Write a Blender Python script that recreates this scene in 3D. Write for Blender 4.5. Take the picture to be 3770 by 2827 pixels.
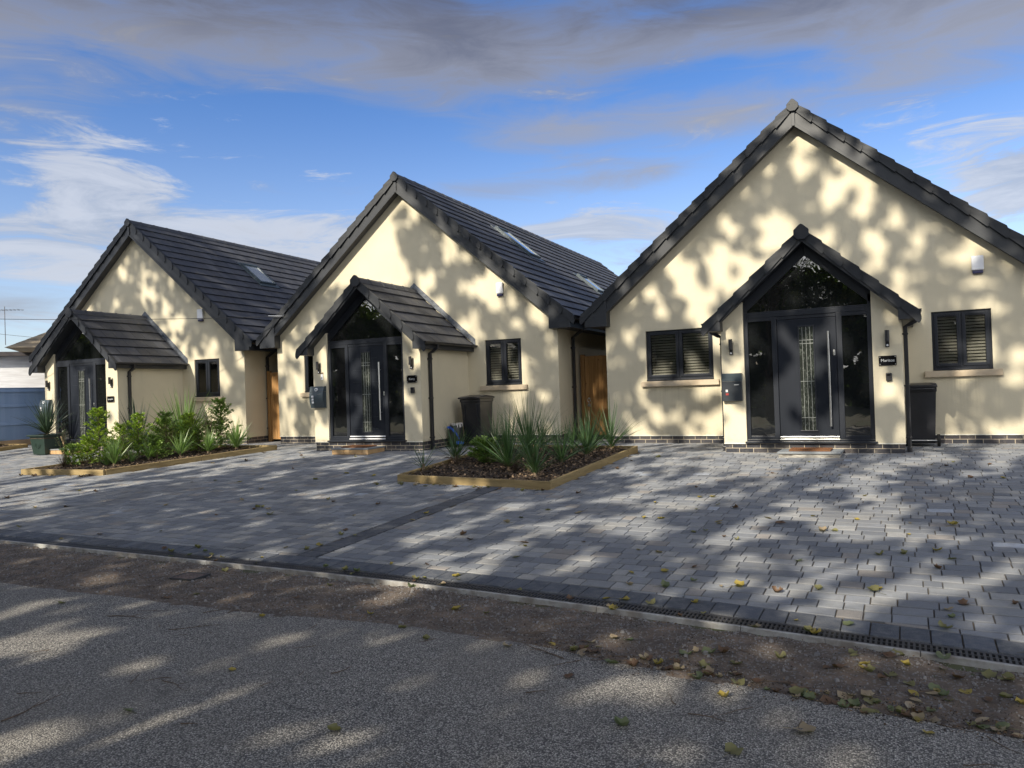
import bpy, math, random
from mathutils import Vector, Matrix, noise
random.seed(7)
rnd = random.random
def ru(a, b): return a + (b - a) * rnd()
S = bpy.context.scene
for o in list(bpy.data.objects): bpy.data.objects.remove(o)
COL = S.collection
# ------------------------------------------------------------------ camera
F_PX, CX, CY, PW = 2833.476, 1885.0, 1413.5, 3770.0
CAM = Vector((0, 0, 1.14195))
CR = Vector((0.88775063, 0.45910209, -0.03352742))
CU = Vector((0.03398694, 0.0072647, 0.99939587))
CF = Vector((-0.4590683, 0.88835381, 0.00915423))
cd = bpy.data.cameras.new('camera'); cam = bpy.data.objects.new('camera', cd); COL.objects.link(cam)
cd.sensor_width = 36; cd.sensor_fit = 'HORIZONTAL'; cd.lens = F_PX / PW * 36
cd.clip_start = 0.05; cd.clip_end = 3000
cam.matrix_world = Matrix(((CR.x, CU.x, -CF.x, CAM.x), (CR.y, CU.y, -CF.y, CAM.y), (CR.z, CU.z, -CF.z, CAM.z), (0, 0, 0, 1)))
S.camera = cam
S.render.resolution_x = 1024; S.render.resolution_y = 768
def project(P):                                    # world point -> position in a 2212 wide picture
    d = Vector(P) - CAM; z = d.dot(CF)
    if z < 0.2: return None
    return ((CX + F_PX * d.dot(CR) / z) / 1.70434, (CY - F_PX * d.dot(CU) / z) / 1.70434)
# ------------------------------------------------------------------ light
SUN_AZ, SUN_EL = math.radians(12), math.radians(33)      # direction the light travels: +Y turned 12 degrees to +X
EXPO = 0.66
SUN_T = Vector((math.sin(SUN_AZ) * math.cos(SUN_EL), math.cos(SUN_AZ) * math.cos(SUN_EL), -math.sin(SUN_EL)))
sd = bpy.data.lights.new('sun', 'SUN'); so = bpy.data.objects.new('sun', sd); COL.objects.link(so)
sd.energy = 4.6; sd.angle = math.radians(0.53); sd.color = (1.0, 0.91, 0.75)
so.rotation_euler = SUN_T.to_track_quat('-Z', 'Y').to_euler(); so.location = (-10, -30, 30)
S.view_settings.view_transform = 'Standard'; S.view_settings.look = 'None'
S.view_settings.exposure = EXPO; S.view_settings.gamma = 1
# ------------------------------------------------------------------ node helpers
class NT:
    def __init__(s, nt): s.nt = nt; s.n = nt.nodes; s.l = nt.links
    def node(s, t, **k):
        n = s.n.new(t)
        for a, b in k.items():
            if a.startswith('i_'):
                key = a[2:]; key = int(key) if key.isdigit() else key
                s.put(n.inputs[key], b)
            else: setattr(n, a, b)
        return n
    def put(s, inp, v):
        if hasattr(v, 'is_output') or isinstance(v, bpy.types.NodeSocket): s.l.new(v, inp)
        else: inp.default_value = v
    def math(s, op, a, b=0.0, c=0.0, clamp=False):
        n = s.n.new('ShaderNodeMath'); n.operation = op; n.use_clamp = clamp
        s.put(n.inputs[0], a); s.put(n.inputs[1], b); s.put(n.inputs[2], c); return n.outputs[0]
    def ss(s, x, a, b):                            # smoothstep
        n = s.n.new('ShaderNodeMapRange'); n.interpolation_type = 'SMOOTHSTEP'
        s.put(n.inputs[0], x); n.inputs[1].default_value = a; n.inputs[2].default_value = b
        n.inputs[3].default_value = 0; n.inputs[4].default_value = 1; return n.outputs[0]
    def mix(s, f, a, b, t='MIX'):
        n = s.n.new('ShaderNodeMix'); n.data_type = 'RGBA'; n.blend_type = t
        s.put(n.inputs[0], f)
        for i, v in ((6, a), (7, b)):
            if isinstance(v, (tuple, list)): v = (*v[:3], 1.0)
            s.put(n.inputs[i], v)
        return n.outputs[2]
    def noise(s, vec, scale, detail=2.0, rough=0.5, dim='3D', dist=0.0):
        n = s.n.new('ShaderNodeTexNoise'); n.noise_dimensions = dim
        if vec is not None: s.l.new(vec, n.inputs['Vector'])
        n.inputs['Scale'].default_value = scale; n.inputs['Detail'].default_value = detail
        n.inputs['Roughness'].default_value = rough; n.inputs['Distortion'].default_value = dist
        return n.outputs[0]
    def ramp(s, f, stops):
        n = s.n.new('ShaderNodeValToRGB'); s.l.new(f, n.inputs[0]); e = n.color_ramp.elements
        e[0].position = stops[0][0]; e[0].color = (*stops[0][1], 1)
        e[1].position = stops[1][0]; e[1].color = (*stops[1][1], 1)
        for p, c in stops[2:]:
            x = e.new(p); x.color = (*c, 1)
        return n.outputs[0]
# ------------------------------------------------------------------ sky
W = bpy.data.worlds.new('World'); S.world = W; W.use_nodes = True
w = NT(W.node_tree); w.n.clear()
geo = w.node('ShaderNodeTexCoord').outputs['Generated']
sep = w.node('ShaderNodeSeparateXYZ', i_0=geo)
dx, dy, dz = sep.outputs
sky = w.node('ShaderNodeTexSky'); sky.sky_type = 'NISHITA'; sky.sun_disc = False
sky.sun_elevation = SUN_EL; sky.sun_rotation = math.radians(192); sky.air_density = 1.0; sky.dust_density = 0.6; sky.ozone_density = 2.2; sky.altitude = 50
skyc = w.node('ShaderNodeVectorMath', operation='SCALE', i_0=sky.outputs[0]); skyc.inputs[3].default_value = 0.10
az = w.math('MULTIPLY', w.math('ARCTAN2', dx, dy), 57.2958)
el = w.math('MULTIPLY', w.math('ARCSINE', w.math('MAXIMUM', w.math('MINIMUM', dz, 1.0), -1.0)), 57.2958)
zz = w.math('ADD', w.math('MAXIMUM', dz, 0.0), 0.10)
pl = w.node('ShaderNodeCombineXYZ', i_0=w.math('DIVIDE', dx, zz), i_1=w.math('DIVIDE', dy, zz), i_2=0.0).outputs[0]
ae2 = w.node('ShaderNodeCombineXYZ', i_0=w.math('MULTIPLY', az, 0.075), i_1=w.math('MULTIPLY', el, 0.36), i_2=0.0).outputs[0]
ae = w.node('ShaderNodeCombineXYZ', i_0=w.math('MULTIPLY', az, 0.1), i_1=w.math('MULTIPLY', el, 0.28), i_2=0.0).outputs[0]
n_big = w.noise(pl, 0.75, 4, 0.55, dist=0.4)
n_fine = w.noise(ae2, 1.5, 9, 0.66, dist=0.8)
n_soft = w.noise(ae, 0.55, 3, 0.5, dist=0.3)
def blob(a, e, ra, re, amp=1.0):
    x = w.math('DIVIDE', w.math('SUBTRACT', az, a), ra); y = w.math('DIVIDE', w.math('SUBTRACT', el, e), re)
    r = w.math('ADD', w.math('MULTIPLY', x, x), w.math('MULTIPLY', y, y))
    return w.math('MULTIPLY', w.math('EXPONENT', w.math('MULTIPLY', r, -1.0)), amp)
def addall(L):
    r = L[0]
    for q in L[1:]: r = w.math('ADD', r, q)
    return r
white = addall([blob(-55, 14.2, 5.5, 2.3, 0.60), blob(-48, 11.3, 10, 1.9, 0.66), blob(-40, 9.6, 7, 1.7, 0.50), blob(-60, 10.5, 7, 1.6, 0.50), blob(-57, 8.6, 7, 1.0, 0.42), blob(-21, 11.8, 7, 1.4, 0.56), blob(-15, 8.8, 5.0, 2.4, 0.62), blob(-36, 12.4, 8, 1.0, 0.34),
                blob(6.5, 12.0, 4.5, 3.2, 0.70), blob(1, 16.5, 6, 1.0, 0.30), blob(-58, 5.2, 9, 0.9, 0.30), blob(-59, 17.5, 5, 1.6, 0.34), blob(-33, 8.0, 5, 1.0, 0.3)])
wm = w.ss(w.math('ADD', white, w.math('MULTIPLY', w.math('SUBTRACT', n_fine, 0.5), 2.3)), 0.20, 0.66)
# bank of dark cloud overhead, its lower edge uneven
grey = addall([w.math('MULTIPLY', w.ss(el, 18.6, 24.0), 0.74), blob(-29, 14.7, 10, 0.9, 0.50), blob(-9, 18.6, 13, 1.5, 0.55), blob(-60, 18.5, 5, 2.6, 0.50), blob(-24, 18.6, 7, 1.3, 0.42), blob(-18, 15.6, 8, 1.0, 0.28),
               blob(4, 20.5, 7, 2.2, 0.40), blob(-45, 18.6, 5, 1.2, -0.50), blob(-12, 25.6, 7, 0.8, -0.40), blob(-28, 27.2, 5, 0.9, -0.25), blob(5, 25.8, 5, 1.2, -0.35), blob(-14, 21.5, 5, 0.9, -0.35), blob(-62, 6.4, 6, 1.1, 0.5)])
gm = w.ss(w.math('ADD', grey, w.math('MULTIPLY', w.math('SUBTRACT', w.math('ADD', w.math('MULTIPLY', n_soft, 0.55), w.math('MULTIPLY', n_fine, 0.45)), 0.5), 2.2)), 0.10, 0.85)
k = 2 ** -EXPO
gcol = w.mix(w.ss(w.math('ADD', el, w.math('MULTIPLY', w.math('SUBTRACT', w.math('ADD', w.math('MULTIPLY', n_soft, .55), w.math('MULTIPLY', n_fine, .45)), 0.5), 16.0)), 20.0, 29.0), (0.38 * k, 0.385 * k, 0.43 * k), (0.135 * k, 0.14 * k, 0.18 * k))
wcol = w.mix(w.ss(w.math('ADD', w.math('MULTIPLY', n_fine, 0.6), w.math('MULTIPLY', n_soft, 0.4)), 0.40, 0.62), (0.42 * k, 0.48 * k, 0.60 * k), (0.66 * k, 0.70 * k, 0.79 * k))
# southern half of the sky (behind the camera): broken bright cloud added as fill for the shaded fronts
south = w.ss(dy, 0.25, -0.35)
sm = w.math('MULTIPLY', w.math('MULTIPLY', south, w.ss(n_big, 0.36, 0.56)), w.math('SUBTRACT', 1.0, w.math('MULTIPLY', w.ss(el, 30, 60), 0.7)))
dim = w.ss(el, 8.0, 24.0)
base = w.mix(1.0, skyc.outputs[0], w.mix(dim, (1.02, 0.98, 1.08), (0.48, 0.72, 1.06)), 'MULTIPLY')
north = w.math('SUBTRACT', 1.0, south)
c1 = w.mix(w.math('MULTIPLY', w.math('MULTIPLY', wm, 0.86), north), base, wcol)
c2 = w.mix(w.math('MULTIPLY', w.math('MULTIPLY', gm, 0.86), north), c1, gcol)
c3 = w.mix(sm, c2, (1.48, 1.45, 1.40))
bg = w.node('ShaderNodeBackground', i_0=c3, i_1=1.0)
w.l.new(bg.outputs[0], w.node('ShaderNodeOutputWorld').inputs[0])
# ------------------------------------------------------------------ materials
MATS = {}
def mat(name, col=(0.5, 0.5, 0.5), rough=0.6, **k):
    m = bpy.data.materials.new(name); m.use_nodes = True
    t = NT(m.node_tree); b = t.n['Principled BSDF']
    b.inputs['Base Color'].default_value = (*col, 1); b.inputs['Roughness'].default_value = rough
    for a, v in k.items(): b.inputs[a].default_value = v
    MATS[name] = m; m['_'] = 1
    return m, t, b
def objco(t): return t.node('ShaderNodeTexCoord').outputs['Object']
def bump(t, b, h, dist, strength=1.0):
    n = t.node('ShaderNodeBump', i_Height=h, i_Distance=dist, i_Strength=strength); t.l.new(n.outputs[0], b.inputs['Normal']); return n
def vary(name, c1, c2, scale, rough, bs=0.0, bd=0.002, bscale=None, detail=4, stretch=None, spec=None, **k):
    m, t, b = mat(name, c1, rough, **k); oc = objco(t)
    if stretch: oc = t.node('ShaderNodeMapping', i_0=oc, i_3=stretch).outputs[0]
    f = t.noise(oc, scale, detail, 0.6)
    t.l.new(t.mix(t.ss(f, 0.3, 0.7), c1, c2), b.inputs['Base Color'])
    if bs: bump(t, b, t.noise(oc, bscale or scale * 4, 3, 0.6), bd, bs)
    if spec is not None: b.inputs['Specular IOR Level'].default_value = spec
    return m
# cream render: fine sand grain, faint cloudy variation, weather marks
m, t, b = mat('render', rough=0.92); oc = objco(t)
c = t.mix(t.ss(t.noise(oc, 0.9, 4, 0.6), 0.3, 0.75), (0.612, 0.553, 0.415), (0.545, 0.493, 0.368))
c = t.mix(t.math('MULTIPLY', t.ss(t.noise(oc, 160, 2), 0.45, 0.8), 0.16), c, (0.36, 0.33, 0.23))
st = t.node('ShaderNodeMapping', i_0=oc, i_3=(2.2, 2.2, 0.25)).outputs[0]
c = t.mix(t.math('MULTIPLY', t.ss(t.noise(st, 2.0, 5, 0.6), 0.54, 0.8), 0.24), c, (0.40, 0.37, 0.28))
zh = t.node('ShaderNodeSeparateXYZ', i_0=oc).outputs[2]
c = t.mix(t.math('MULTIPLY', t.math('MULTIPLY', t.ss(zh, 0.55, 0.16), t.ss(t.noise(oc, 9, 6, 0.7), 0.45, 0.75)), 0.45), c, (0.33, 0.28, 0.20))
sx, sy, sz = t.node('ShaderNodeSeparateXYZ', i_0=oc).outputs
band = t.math('MAXIMUM', t.ss(t.math('ABSOLUTE', t.math('ADD', sx, 2.31)), .84, .74), t.ss(t.math('ABSOLUTE', t.math('SUBTRACT', sx, 2.53)), .62, .52))
run = t.math('MULTIPLY', t.math('MULTIPLY', t.ss(sz, .35, 1.10), t.ss(sz, 1.16, 1.13)), t.ss(t.math('ABSOLUTE', sy), .05, .02))
srk = t.ss(t.noise(t.node('ShaderNodeMapping', i_0=oc, i_3=(9, 1, .35)).outputs[0], 1.6, 5, 0.7), 0.46, 0.72)
c = t.mix(t.math('MULTIPLY', t.math('MULTIPLY', t.math('MULTIPLY', band, run), srk), 0.42), c, (0.33, 0.30, 0.22))
t.l.new(c, b.inputs['Base Color']); bump(t, b, t.math('ADD', t.noise(oc, 240, 2, 0.6), t.math('MULTIPLY', t.noise(oc, 38, 3, 0.6), 1.6)), 0.0022, 0.7)
b.inputs['Specular IOR Level'].default_value = 0.15
vary('bead', (0.72, 0.70, 0.60), (0.6, 0.58, 0.5), 3, 0.6)
# blue-black engineering brick plinth on uv in metres
m, t, b = mat('plinth_brick', rough=0.4)
uv = t.node('ShaderNodeUVMap').outputs[0]
br = t.node('ShaderNodeTexBrick', i_Vector=uv); br.offset = 0.5
for kk, v in (('Scale', 1.0), ('Mortar Size', 0.0052), ('Mortar Smooth', 0.12), ('Brick Width', 0.225), ('Row Height', 0.075), ('Bias', 0.0)): br.inputs[kk].default_value = v
br.inputs['Color1'].default_value = (0.030, 0.033, 0.043, 1); br.inputs['Color2'].default_value = (0.065, 0.058, 0.060, 1); br.inputs['Mortar'].default_value = (0.42, 0.36, 0.27, 1)
dirt = t.ss(t.noise(uv, 7, 5, 0.7), 0.5, 0.72)
t.l.new(t.mix(t.math('MULTIPLY', dirt, 0.35), br.outputs[0], (0.30, 0.26, 0.21)), b.inputs['Base Color'])
t.l.new(t.math('ADD', t.math('MULTIPLY', br.outputs[1], 0.5), 0.35), b.inputs['Roughness']); bump(t, b, t.math('SUBTRACT', 1.0, br.outputs[1]), 0.004, 0.8)
# concrete roof tiles: tile to tile variation and painted course shade from the Col attribute
m, t, b = mat('roof_tile', rough=0.62); oc = objco(t)
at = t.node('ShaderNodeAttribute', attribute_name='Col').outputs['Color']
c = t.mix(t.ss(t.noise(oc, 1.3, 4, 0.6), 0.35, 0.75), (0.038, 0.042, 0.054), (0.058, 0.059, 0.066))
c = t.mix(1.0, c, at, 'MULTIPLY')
c = t.mix(t.math('MULTIPLY', t.ss(t.noise(oc, 90, 2), 0.5, 0.8), 0.35), c, (0.11, 0.11, 0.115))
c = t.mix(t.math('MULTIPLY', t.ss(t.noise(oc, 5, 6, 0.7), 0.52, 0.72), 0.42), c, (0.135, 0.122, 0.09))
t.l.new(c, b.inputs['Base Color']); bump(t, b, t.noise(oc, 130, 2), 0.002, 0.5); t.l.new(t.math('ADD', 0.42, t.math('MULTIPLY', t.noise(oc, 4, 3), 0.3)), b.inputs['Roughness'])
vary('verge_plastic', (0.014, 0.016, 0.021), (0.024, 0.027, 0.032), 2.5, 0.50, 0.3, 0.001, 60, spec=0.35)
vary('barge_plastic', (0.014, 0.017, 0.022), (0.022, 0.025, 0.031), 2.0, 0.45, 0.2, 0.001, 40)
vary('soffit_plastic', (0.040, 0.042, 0.048), (0.05, 0.05, 0.055), 2.0, 0.5)
vary('frame_plastic', (0.013, 0.016, 0.023), (0.019, 0.022, 0.029), 3.0, 0.35, 0.3, 0.0003, 120, stretch=(1, 1, 0.08), spec=0.35)
vary('door_paint', (0.008, 0.011, 0.017), (0.013, 0.016, 0.024), 4.0, 0.5, 0.4, 0.0003, 140, spec=0.2, stretch=(1, 1, 0.06))
vary('pipe_plastic', (0.018, 0.019, 0.023), (0.026, 0.027, 0.032), 3.0, 0.28)
vary('lead', (0.10, 0.115, 0.14), (0.035, 0.042, 0.055), 14, 0.5, 0.8, 0.01, 18)
vary('sill_stone', (0.40, 0.32, 0.225), (0.50, 0.42, 0.31), 2.2, 0.85, 0.4, 0.001, 160)
vary('blind_slat', (0.27, 0.245, 0.215), (0.34, 0.31, 0.27), 1.5, 0.6)
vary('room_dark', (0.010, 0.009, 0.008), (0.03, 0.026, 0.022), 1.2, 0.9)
vary('steel', (0.62, 0.62, 0.61), (0.70, 0.70, 0.68), 20, 0.28, Metallic=1.0)
vary('white_plastic', (0.74, 0.75, 0.78), (0.66, 0.67, 0.70), 3, 0.35)
vary('navy_plastic', (0.015, 0.016, 0.06), (0.02, 0.02, 0.07), 3, 0.3)
vary('black_plastic', (0.012, 0.012, 0.014), (0.020, 0.020, 0.023), 4, 0.38, 0.3, 0.001, 60)
vary('bin_plastic', (0.011, 0.012, 0.016), (0.020, 0.021, 0.026), 3, 0.33, 0.25, 0.002, 14)
vary('mail_metal', (0.040, 0.058, 0.070), (0.050, 0.068, 0.080), 3, 0.38)
vary('mail_metal_dark', (0.026, 0.031, 0.038), (0.035, 0.041, 0.048), 3, 0.30)
vary('sign_black', (0.006, 0.006, 0.007), (0.010, 0.010, 0.012), 3, 0.12)
vary('letter_white', (0.62, 0.63, 0.62), (0.5, 0.52, 0.52), 30, 0.5)
vary('red_sticker', (0.35, 0.03, 0.02), (0.25, 0.02, 0.02), 30, 0.5)
vary('rubber', (0.012, 0.012, 0.012), (0.03, 0.028, 0.026), 12, 0.8)
vary('bag_blue', (0.01, 0.07, 0.42), (0.015, 0.11, 0.55), 9, 0.5, 0.6, 0.01, 20)
vary('bag_black', (0.012, 0.013, 0.016), (0.03, 0.03, 0.034), 9, 0.45, 0.6, 0.01, 20)
vary('bag_paper', (0.35, 0.30, 0.24), (0.55, 0.55, 0.55), 8, 0.7)
vary('slab_grey', (0.155, 0.17, 0.185), (0.21, 0.225, 0.235), 5, 0.7, 0.3, 0.002, 60)
vary('slab_riser', (0.45, 0.43, 0.38), (0.10, 0.09, 0.08), 6, 0.85, 0.3, 0.002, 60, stretch=(1, 1, 4))
vary('mat_coir', (0.20, 0.085, 0.030), (0.085, 0.04, 0.02), 90, 0.95, 0.8, 0.006, 300)
vary('pot_green', (0.012, 0.028, 0.021), (0.018, 0.036, 0.028), 3, 0.45)
vary('fence_blue', (0.17, 0.27, 0.47), (0.21, 0.31, 0.52), 3.5, 0.75, 0.5, 0.003, 30, stretch=(1, 1, 0.12))
vary('low_wall_render', (0.42, 0.30, 0.20), (0.32, 0.24, 0.17), 2.5, 0.9, 0.5, 0.006, 30)
vary('board_white', (0.80, 0.81, 0.84), (0.62, 0.62, 0.64), 3.0, 0.7, 0.3, 0.002, 20, stretch=(0.3, 0.3, 3))
vary('fascia_white', (0.55, 0.57, 0.62), (0.62, 0.64, 0.68), 2.0, 0.6)
vary('roof_felt', (0.045, 0.04, 0.045), (0.07, 0.06, 0.06), 4, 0.8)
vary('roof_tan', (0.26, 0.21, 0.14), (0.17, 0.14, 0.10), 3, 0.85)
vary('window_brown', (0.05, 0.015, 0.012), (0.07, 0.02, 0.015), 3, 0.5)
vary('curtain', (0.40, 0.42, 0.34), (0.5, 0.5, 0.42), 20, 0.9, stretch=(6, 6, .1))
vary('cable_black', (0.02, 0.02, 0.022), (0.03, 0.03, 0.03), 3, 0.5)
vary('aerial_metal', (0.12, 0.12, 0.13), (0.18, 0.18, 0.19), 3, 0.4, Metallic=0.6)
vary('stake_wood', (0.42, 0.30, 0.16), (0.32, 0.22, 0.12), 9, 0.8)
vary('iron', (0.10, 0.075, 0.068), (0.15, 0.115, 0.10), 14, 0.7, 0.6, 0.003, 60)
vary('drain_iron', (0.020, 0.021, 0.024), (0.040, 0.040, 0.043), 14, 0.5, 0.4, 0.001, 60)
vary('drain_trough', (0.012, 0.011, 0.010), (0.03, 0.025, 0.02), 14, 0.9)
vary('edge_concrete', (0.36, 0.36, 0.35), (0.20, 0.18, 0.16), 9, 0.9, 0.5, 0.004, 40)
vary('joint_sand', (0.085, 0.068, 0.048), (0.13, 0.10, 0.068), 12, 0.95, 0.6, 0.004, 90)
# wood
def wood(name, a, bcol, ax, knots=True, rough=0.75):
    m, t, b = mat(name, a, rough); oc = objco(t)
    sc = [7.0, 7.0, 7.0]; sc[ax] = 0.5
    mp = t.node('ShaderNodeMapping', i_0=oc, i_3=tuple(sc)).outputs[0]
    c = t.mix(t.ss(t.noise(mp, 3.0, 5, 0.65, dist=0.6), 0.3, 0.7), a, bcol)
    if knots:
        v = t.node('ShaderNodeTexVoronoi', i_Vector=oc, i_Scale=4.2); v.feature = 'F1'
        c = t.mix(t.math('MULTIPLY', t.ss(v.outputs['Distance'], 0.085, 0.03), 0.85), c, (bcol[0] * 0.25, bcol[1] * 0.2, bcol[2] * 0.15))
    at = t.node('ShaderNodeAttribute', attribute_name='Col').outputs['Color']
    c = t.mix(1.0, c, at, 'MULTIPLY')
    t.l.new(c, b.inputs['Base Color']); bump(t, b, t.noise(mp, 9, 4), 0.002, 0.5)
    b.inputs['Specular IOR Level'].default_value = 0.25
wood('gate_wood', (0.44, 0.245, 0.095), (0.30, 0.155, 0.055), 2)
wood('sleeper_wood', (0.30, 0.225, 0.110), (0.205, 0.150, 0.070), 0)
wood('sleeper_wood_long', (0.30, 0.225, 0.110), (0.205, 0.150, 0.070), 1)
wood('bark', (0.10, 0.075, 0.05), (0.05, 0.04, 0.03), 2, False, 0.95)
# glass that mirrors, slightly wavy, dark room behind
def glass(name, wob, dist, tint=(0.008, 0.009, 0.010)):
    m, t, b = mat(name, tint, 0.015, IOR=1.52); b.inputs['Coat Weight'].default_value = 0.7; b.inputs['Coat Roughness'].default_value = 0.01
    b.inputs['Coat IOR'].default_value = 1.75
    b.inputs['Specular IOR Level'].default_value = 0.9
    oc = objco(t)
    if wob:
        nb = bump(t, b, t.noise(oc, wob, 2, 0.5, dist=1.2), dist, 1.0); t.l.new(nb.outputs[0], b.inputs['Coat Normal'])
glass('glass_dark', 3.0, 0.0006)
glass('glass_wavy', 5.0, 0.0014); MATS['glass_wavy'].node_tree.nodes['Principled BSDF'].inputs['Coat IOR'].default_value = 1.9; MATS['glass_wavy'].node_tree.nodes['Principled BSDF'].inputs['Coat Weight'].default_value = 1.0
m, t, b = mat('glass_clear'); t.n.remove(b)
fr = t.node('ShaderNodeFresnel', i_IOR=1.6); g = t.node('ShaderNodeBsdfGlossy', i_Roughness=0.02); tr = t.node('ShaderNodeBsdfTransparent'); tr.inputs[0].default_value = (0.90, 0.92, 0.91, 1)
mx = t.node('ShaderNodeMixShader', i_0=t.math('MULTIPLY', fr.outputs[0], 1.3)); t.l.new(tr.outputs[0], mx.inputs[1]); t.l.new(g.outputs[0], mx.inputs[2]); t.l.new(mx.outputs[0], t.n['Material Output'].inputs[0])
m, t, b = mat('glass_skylight', (0.05, 0.07, 0.08), 0.05, IOR=1.6); b.inputs['Coat Weight'].default_value = 1; b.inputs['Coat IOR'].default_value = 2.2; b.inputs['Metallic'].default_value = 0.35; b.inputs['Base Color'].default_value = (0.35, 0.4, 0.42, 1)
# leaded bevelled glass in the doors
m, t, b = mat('glass_leaded', (0.045, 0.06, 0.05), 0.10, IOR=1.5); oc = objco(t)
c = t.mix(t.ss(t.noise(t.node('ShaderNodeMapping', i_0=oc, i_3=(1, 1, .5)).outputs[0], 45, 3, 0.7), 0.50, 0.72), (0.022, 0.026, 0.022), (0.12, 0.135, 0.12))
t.l.new(c, b.inputs['Base Color']); bump(t, b, t.noise(oc, 40, 2), 0.002, 1.0)
vary('lead_came', (0.26, 0.275, 0.26), (0.17, 0.18, 0.17), 30, 0.4)
# paving setts
m, t, b = mat('sett', rough=0.8); oc = objco(t)
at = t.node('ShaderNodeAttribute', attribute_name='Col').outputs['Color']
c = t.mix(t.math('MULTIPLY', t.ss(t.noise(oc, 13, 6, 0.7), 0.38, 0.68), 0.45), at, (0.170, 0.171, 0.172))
c = t.mix(t.math('MULTIPLY', t.ss(t.noise(oc, 0.8, 4, 0.6), 0.45, 0.75), 0.32), c, (0.115, 0.105, 0.090))
c = t.mix(t.math('MULTIPLY', t.ss(t.noise(oc, 260, 2), 0.62, 0.75), 0.5), c, (0.52, 0.52, 0.50))
c = t.mix(t.math('MULTIPLY', t.ss(t.noise(oc, 200, 2), 0.40, 0.28), 0.5), c, (0.05, 0.05, 0.055))
t.l.new(c, b.inputs['Base Color']); bump(t, b, t.noise(oc, 110, 3, 0.7), 0.004, 0.7); b.inputs['Specular IOR Level'].default_value = 0.35
# exposed aggregate road
m, t, b = mat('road_surface', rough=0.85); oc = objco(t)
v = t.node('ShaderNodeTexVoronoi', i_Vector=oc, i_Scale=125.0); v.inputs['Randomness'].default_value = 1.0
vb = t.node('ShaderNodeTexVoronoi', i_Vector=oc, i_Scale=60.0)
stone = t.ramp(t.node('ShaderNodeSeparateColor', i_0=v.outputs['Color']).outputs[0], [(0.0, (0.10, 0.096, 0.092)), (0.30, (0.245, 0.230, 0.208)), (0.62, (0.375, 0.350, 0.312)), (0.86, (0.48, 0.46, 0.415)), (1.0, (0.66, 0.63, 0.57))])
stone2 = t.ramp(t.node('ShaderNodeSeparateColor', i_0=vb.outputs['Color']).outputs[1], [(0.0, (0.06, 0.06, 0.065)), (0.6, (0.15, 0.145, 0.14)), (1.0, (0.36, 0.34, 0.31))])
c = t.mix(0.25, stone, stone2)
c = t.mix(t.ss(v.outputs['Distance'], 0.35, 0.70), c, (0.06, 0.058, 0.056))
big = t.noise(oc, 0.7, 5, 0.6)
c = t.mix(t.math('MULTIPLY', t.ss(big, 0.42, 0.66), 0.35), c, (0.16, 0.145, 0.125))
c = t.mix(t.math('MULTIPLY', t.ss(t.noise(oc, 3.1, 6, 0.7), 0.60, 0.70), 0.35), c, (0.11, 0.10, 0.09))
wv = t.node('ShaderNodeMixRGB', blend_type='ADD', i_0=0.25, i_1=oc); t.l.new(t.node('ShaderNodeTexNoise', i_Vector=oc, i_Scale=2.5).outputs['Color'], wv.inputs[2])
ck = t.node('ShaderNodeTexVoronoi', i_Vector=wv.outputs[0], i_Scale=0.55); ck.feature = 'DISTANCE_TO_EDGE'
c = t.mix(t.math('MULTIPLY', t.math('MULTIPLY', t.ss(ck.outputs['Distance'], 0.007, 0.002), t.ss(t.noise(oc, 0.9, 2), 0.50, 0.58)), 0.4), c, (0.03, 0.028, 0.026))
t.l.new(c, b.inputs['Base Color'])
bump(t, b, t.math('ADD', t.math('SUBTRACT', 1.0, v.outputs['Distance']), t.math('MULTIPLY', t.noise(oc, 14, 3), 0.8)), 0.005, 0.9)
# bare soil strip
m, t, b = mat('soil', rough=0.95); oc = objco(t)
c = t.ramp(t.noise(oc, 4.5, 8, 0.78), [(0.30, (0.062, 0.050, 0.042)), (0.52, (0.125, 0.098, 0.078)), (0.72, (0.25, 0.18, 0.130))])
v = t.node('ShaderNodeTexVoronoi', i_Vector=oc, i_Scale=80.0)
c = t.mix(t.math('MULTIPLY', t.ss(t.node('ShaderNodeSeparateColor', i_0=v.outputs['Color']).outputs[0], 0.84, 0.88), 0.6), c, (0.20, 0.195, 0.19))
t.l.new(c, b.inputs['Base Color']); bump(t, b, t.noise(oc, 45, 5, 0.75), 0.02, 0.9)
vary('stone_chip', (0.13, 0.13, 0.14), (0.24, 0.225, 0.21), 9, 0.8)
vary('terrain_soil', (0.09, 0.075, 0.05), (0.06, 0.075, 0.03), 0.8, 0.95, 0.5, 0.03, 8)
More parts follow.
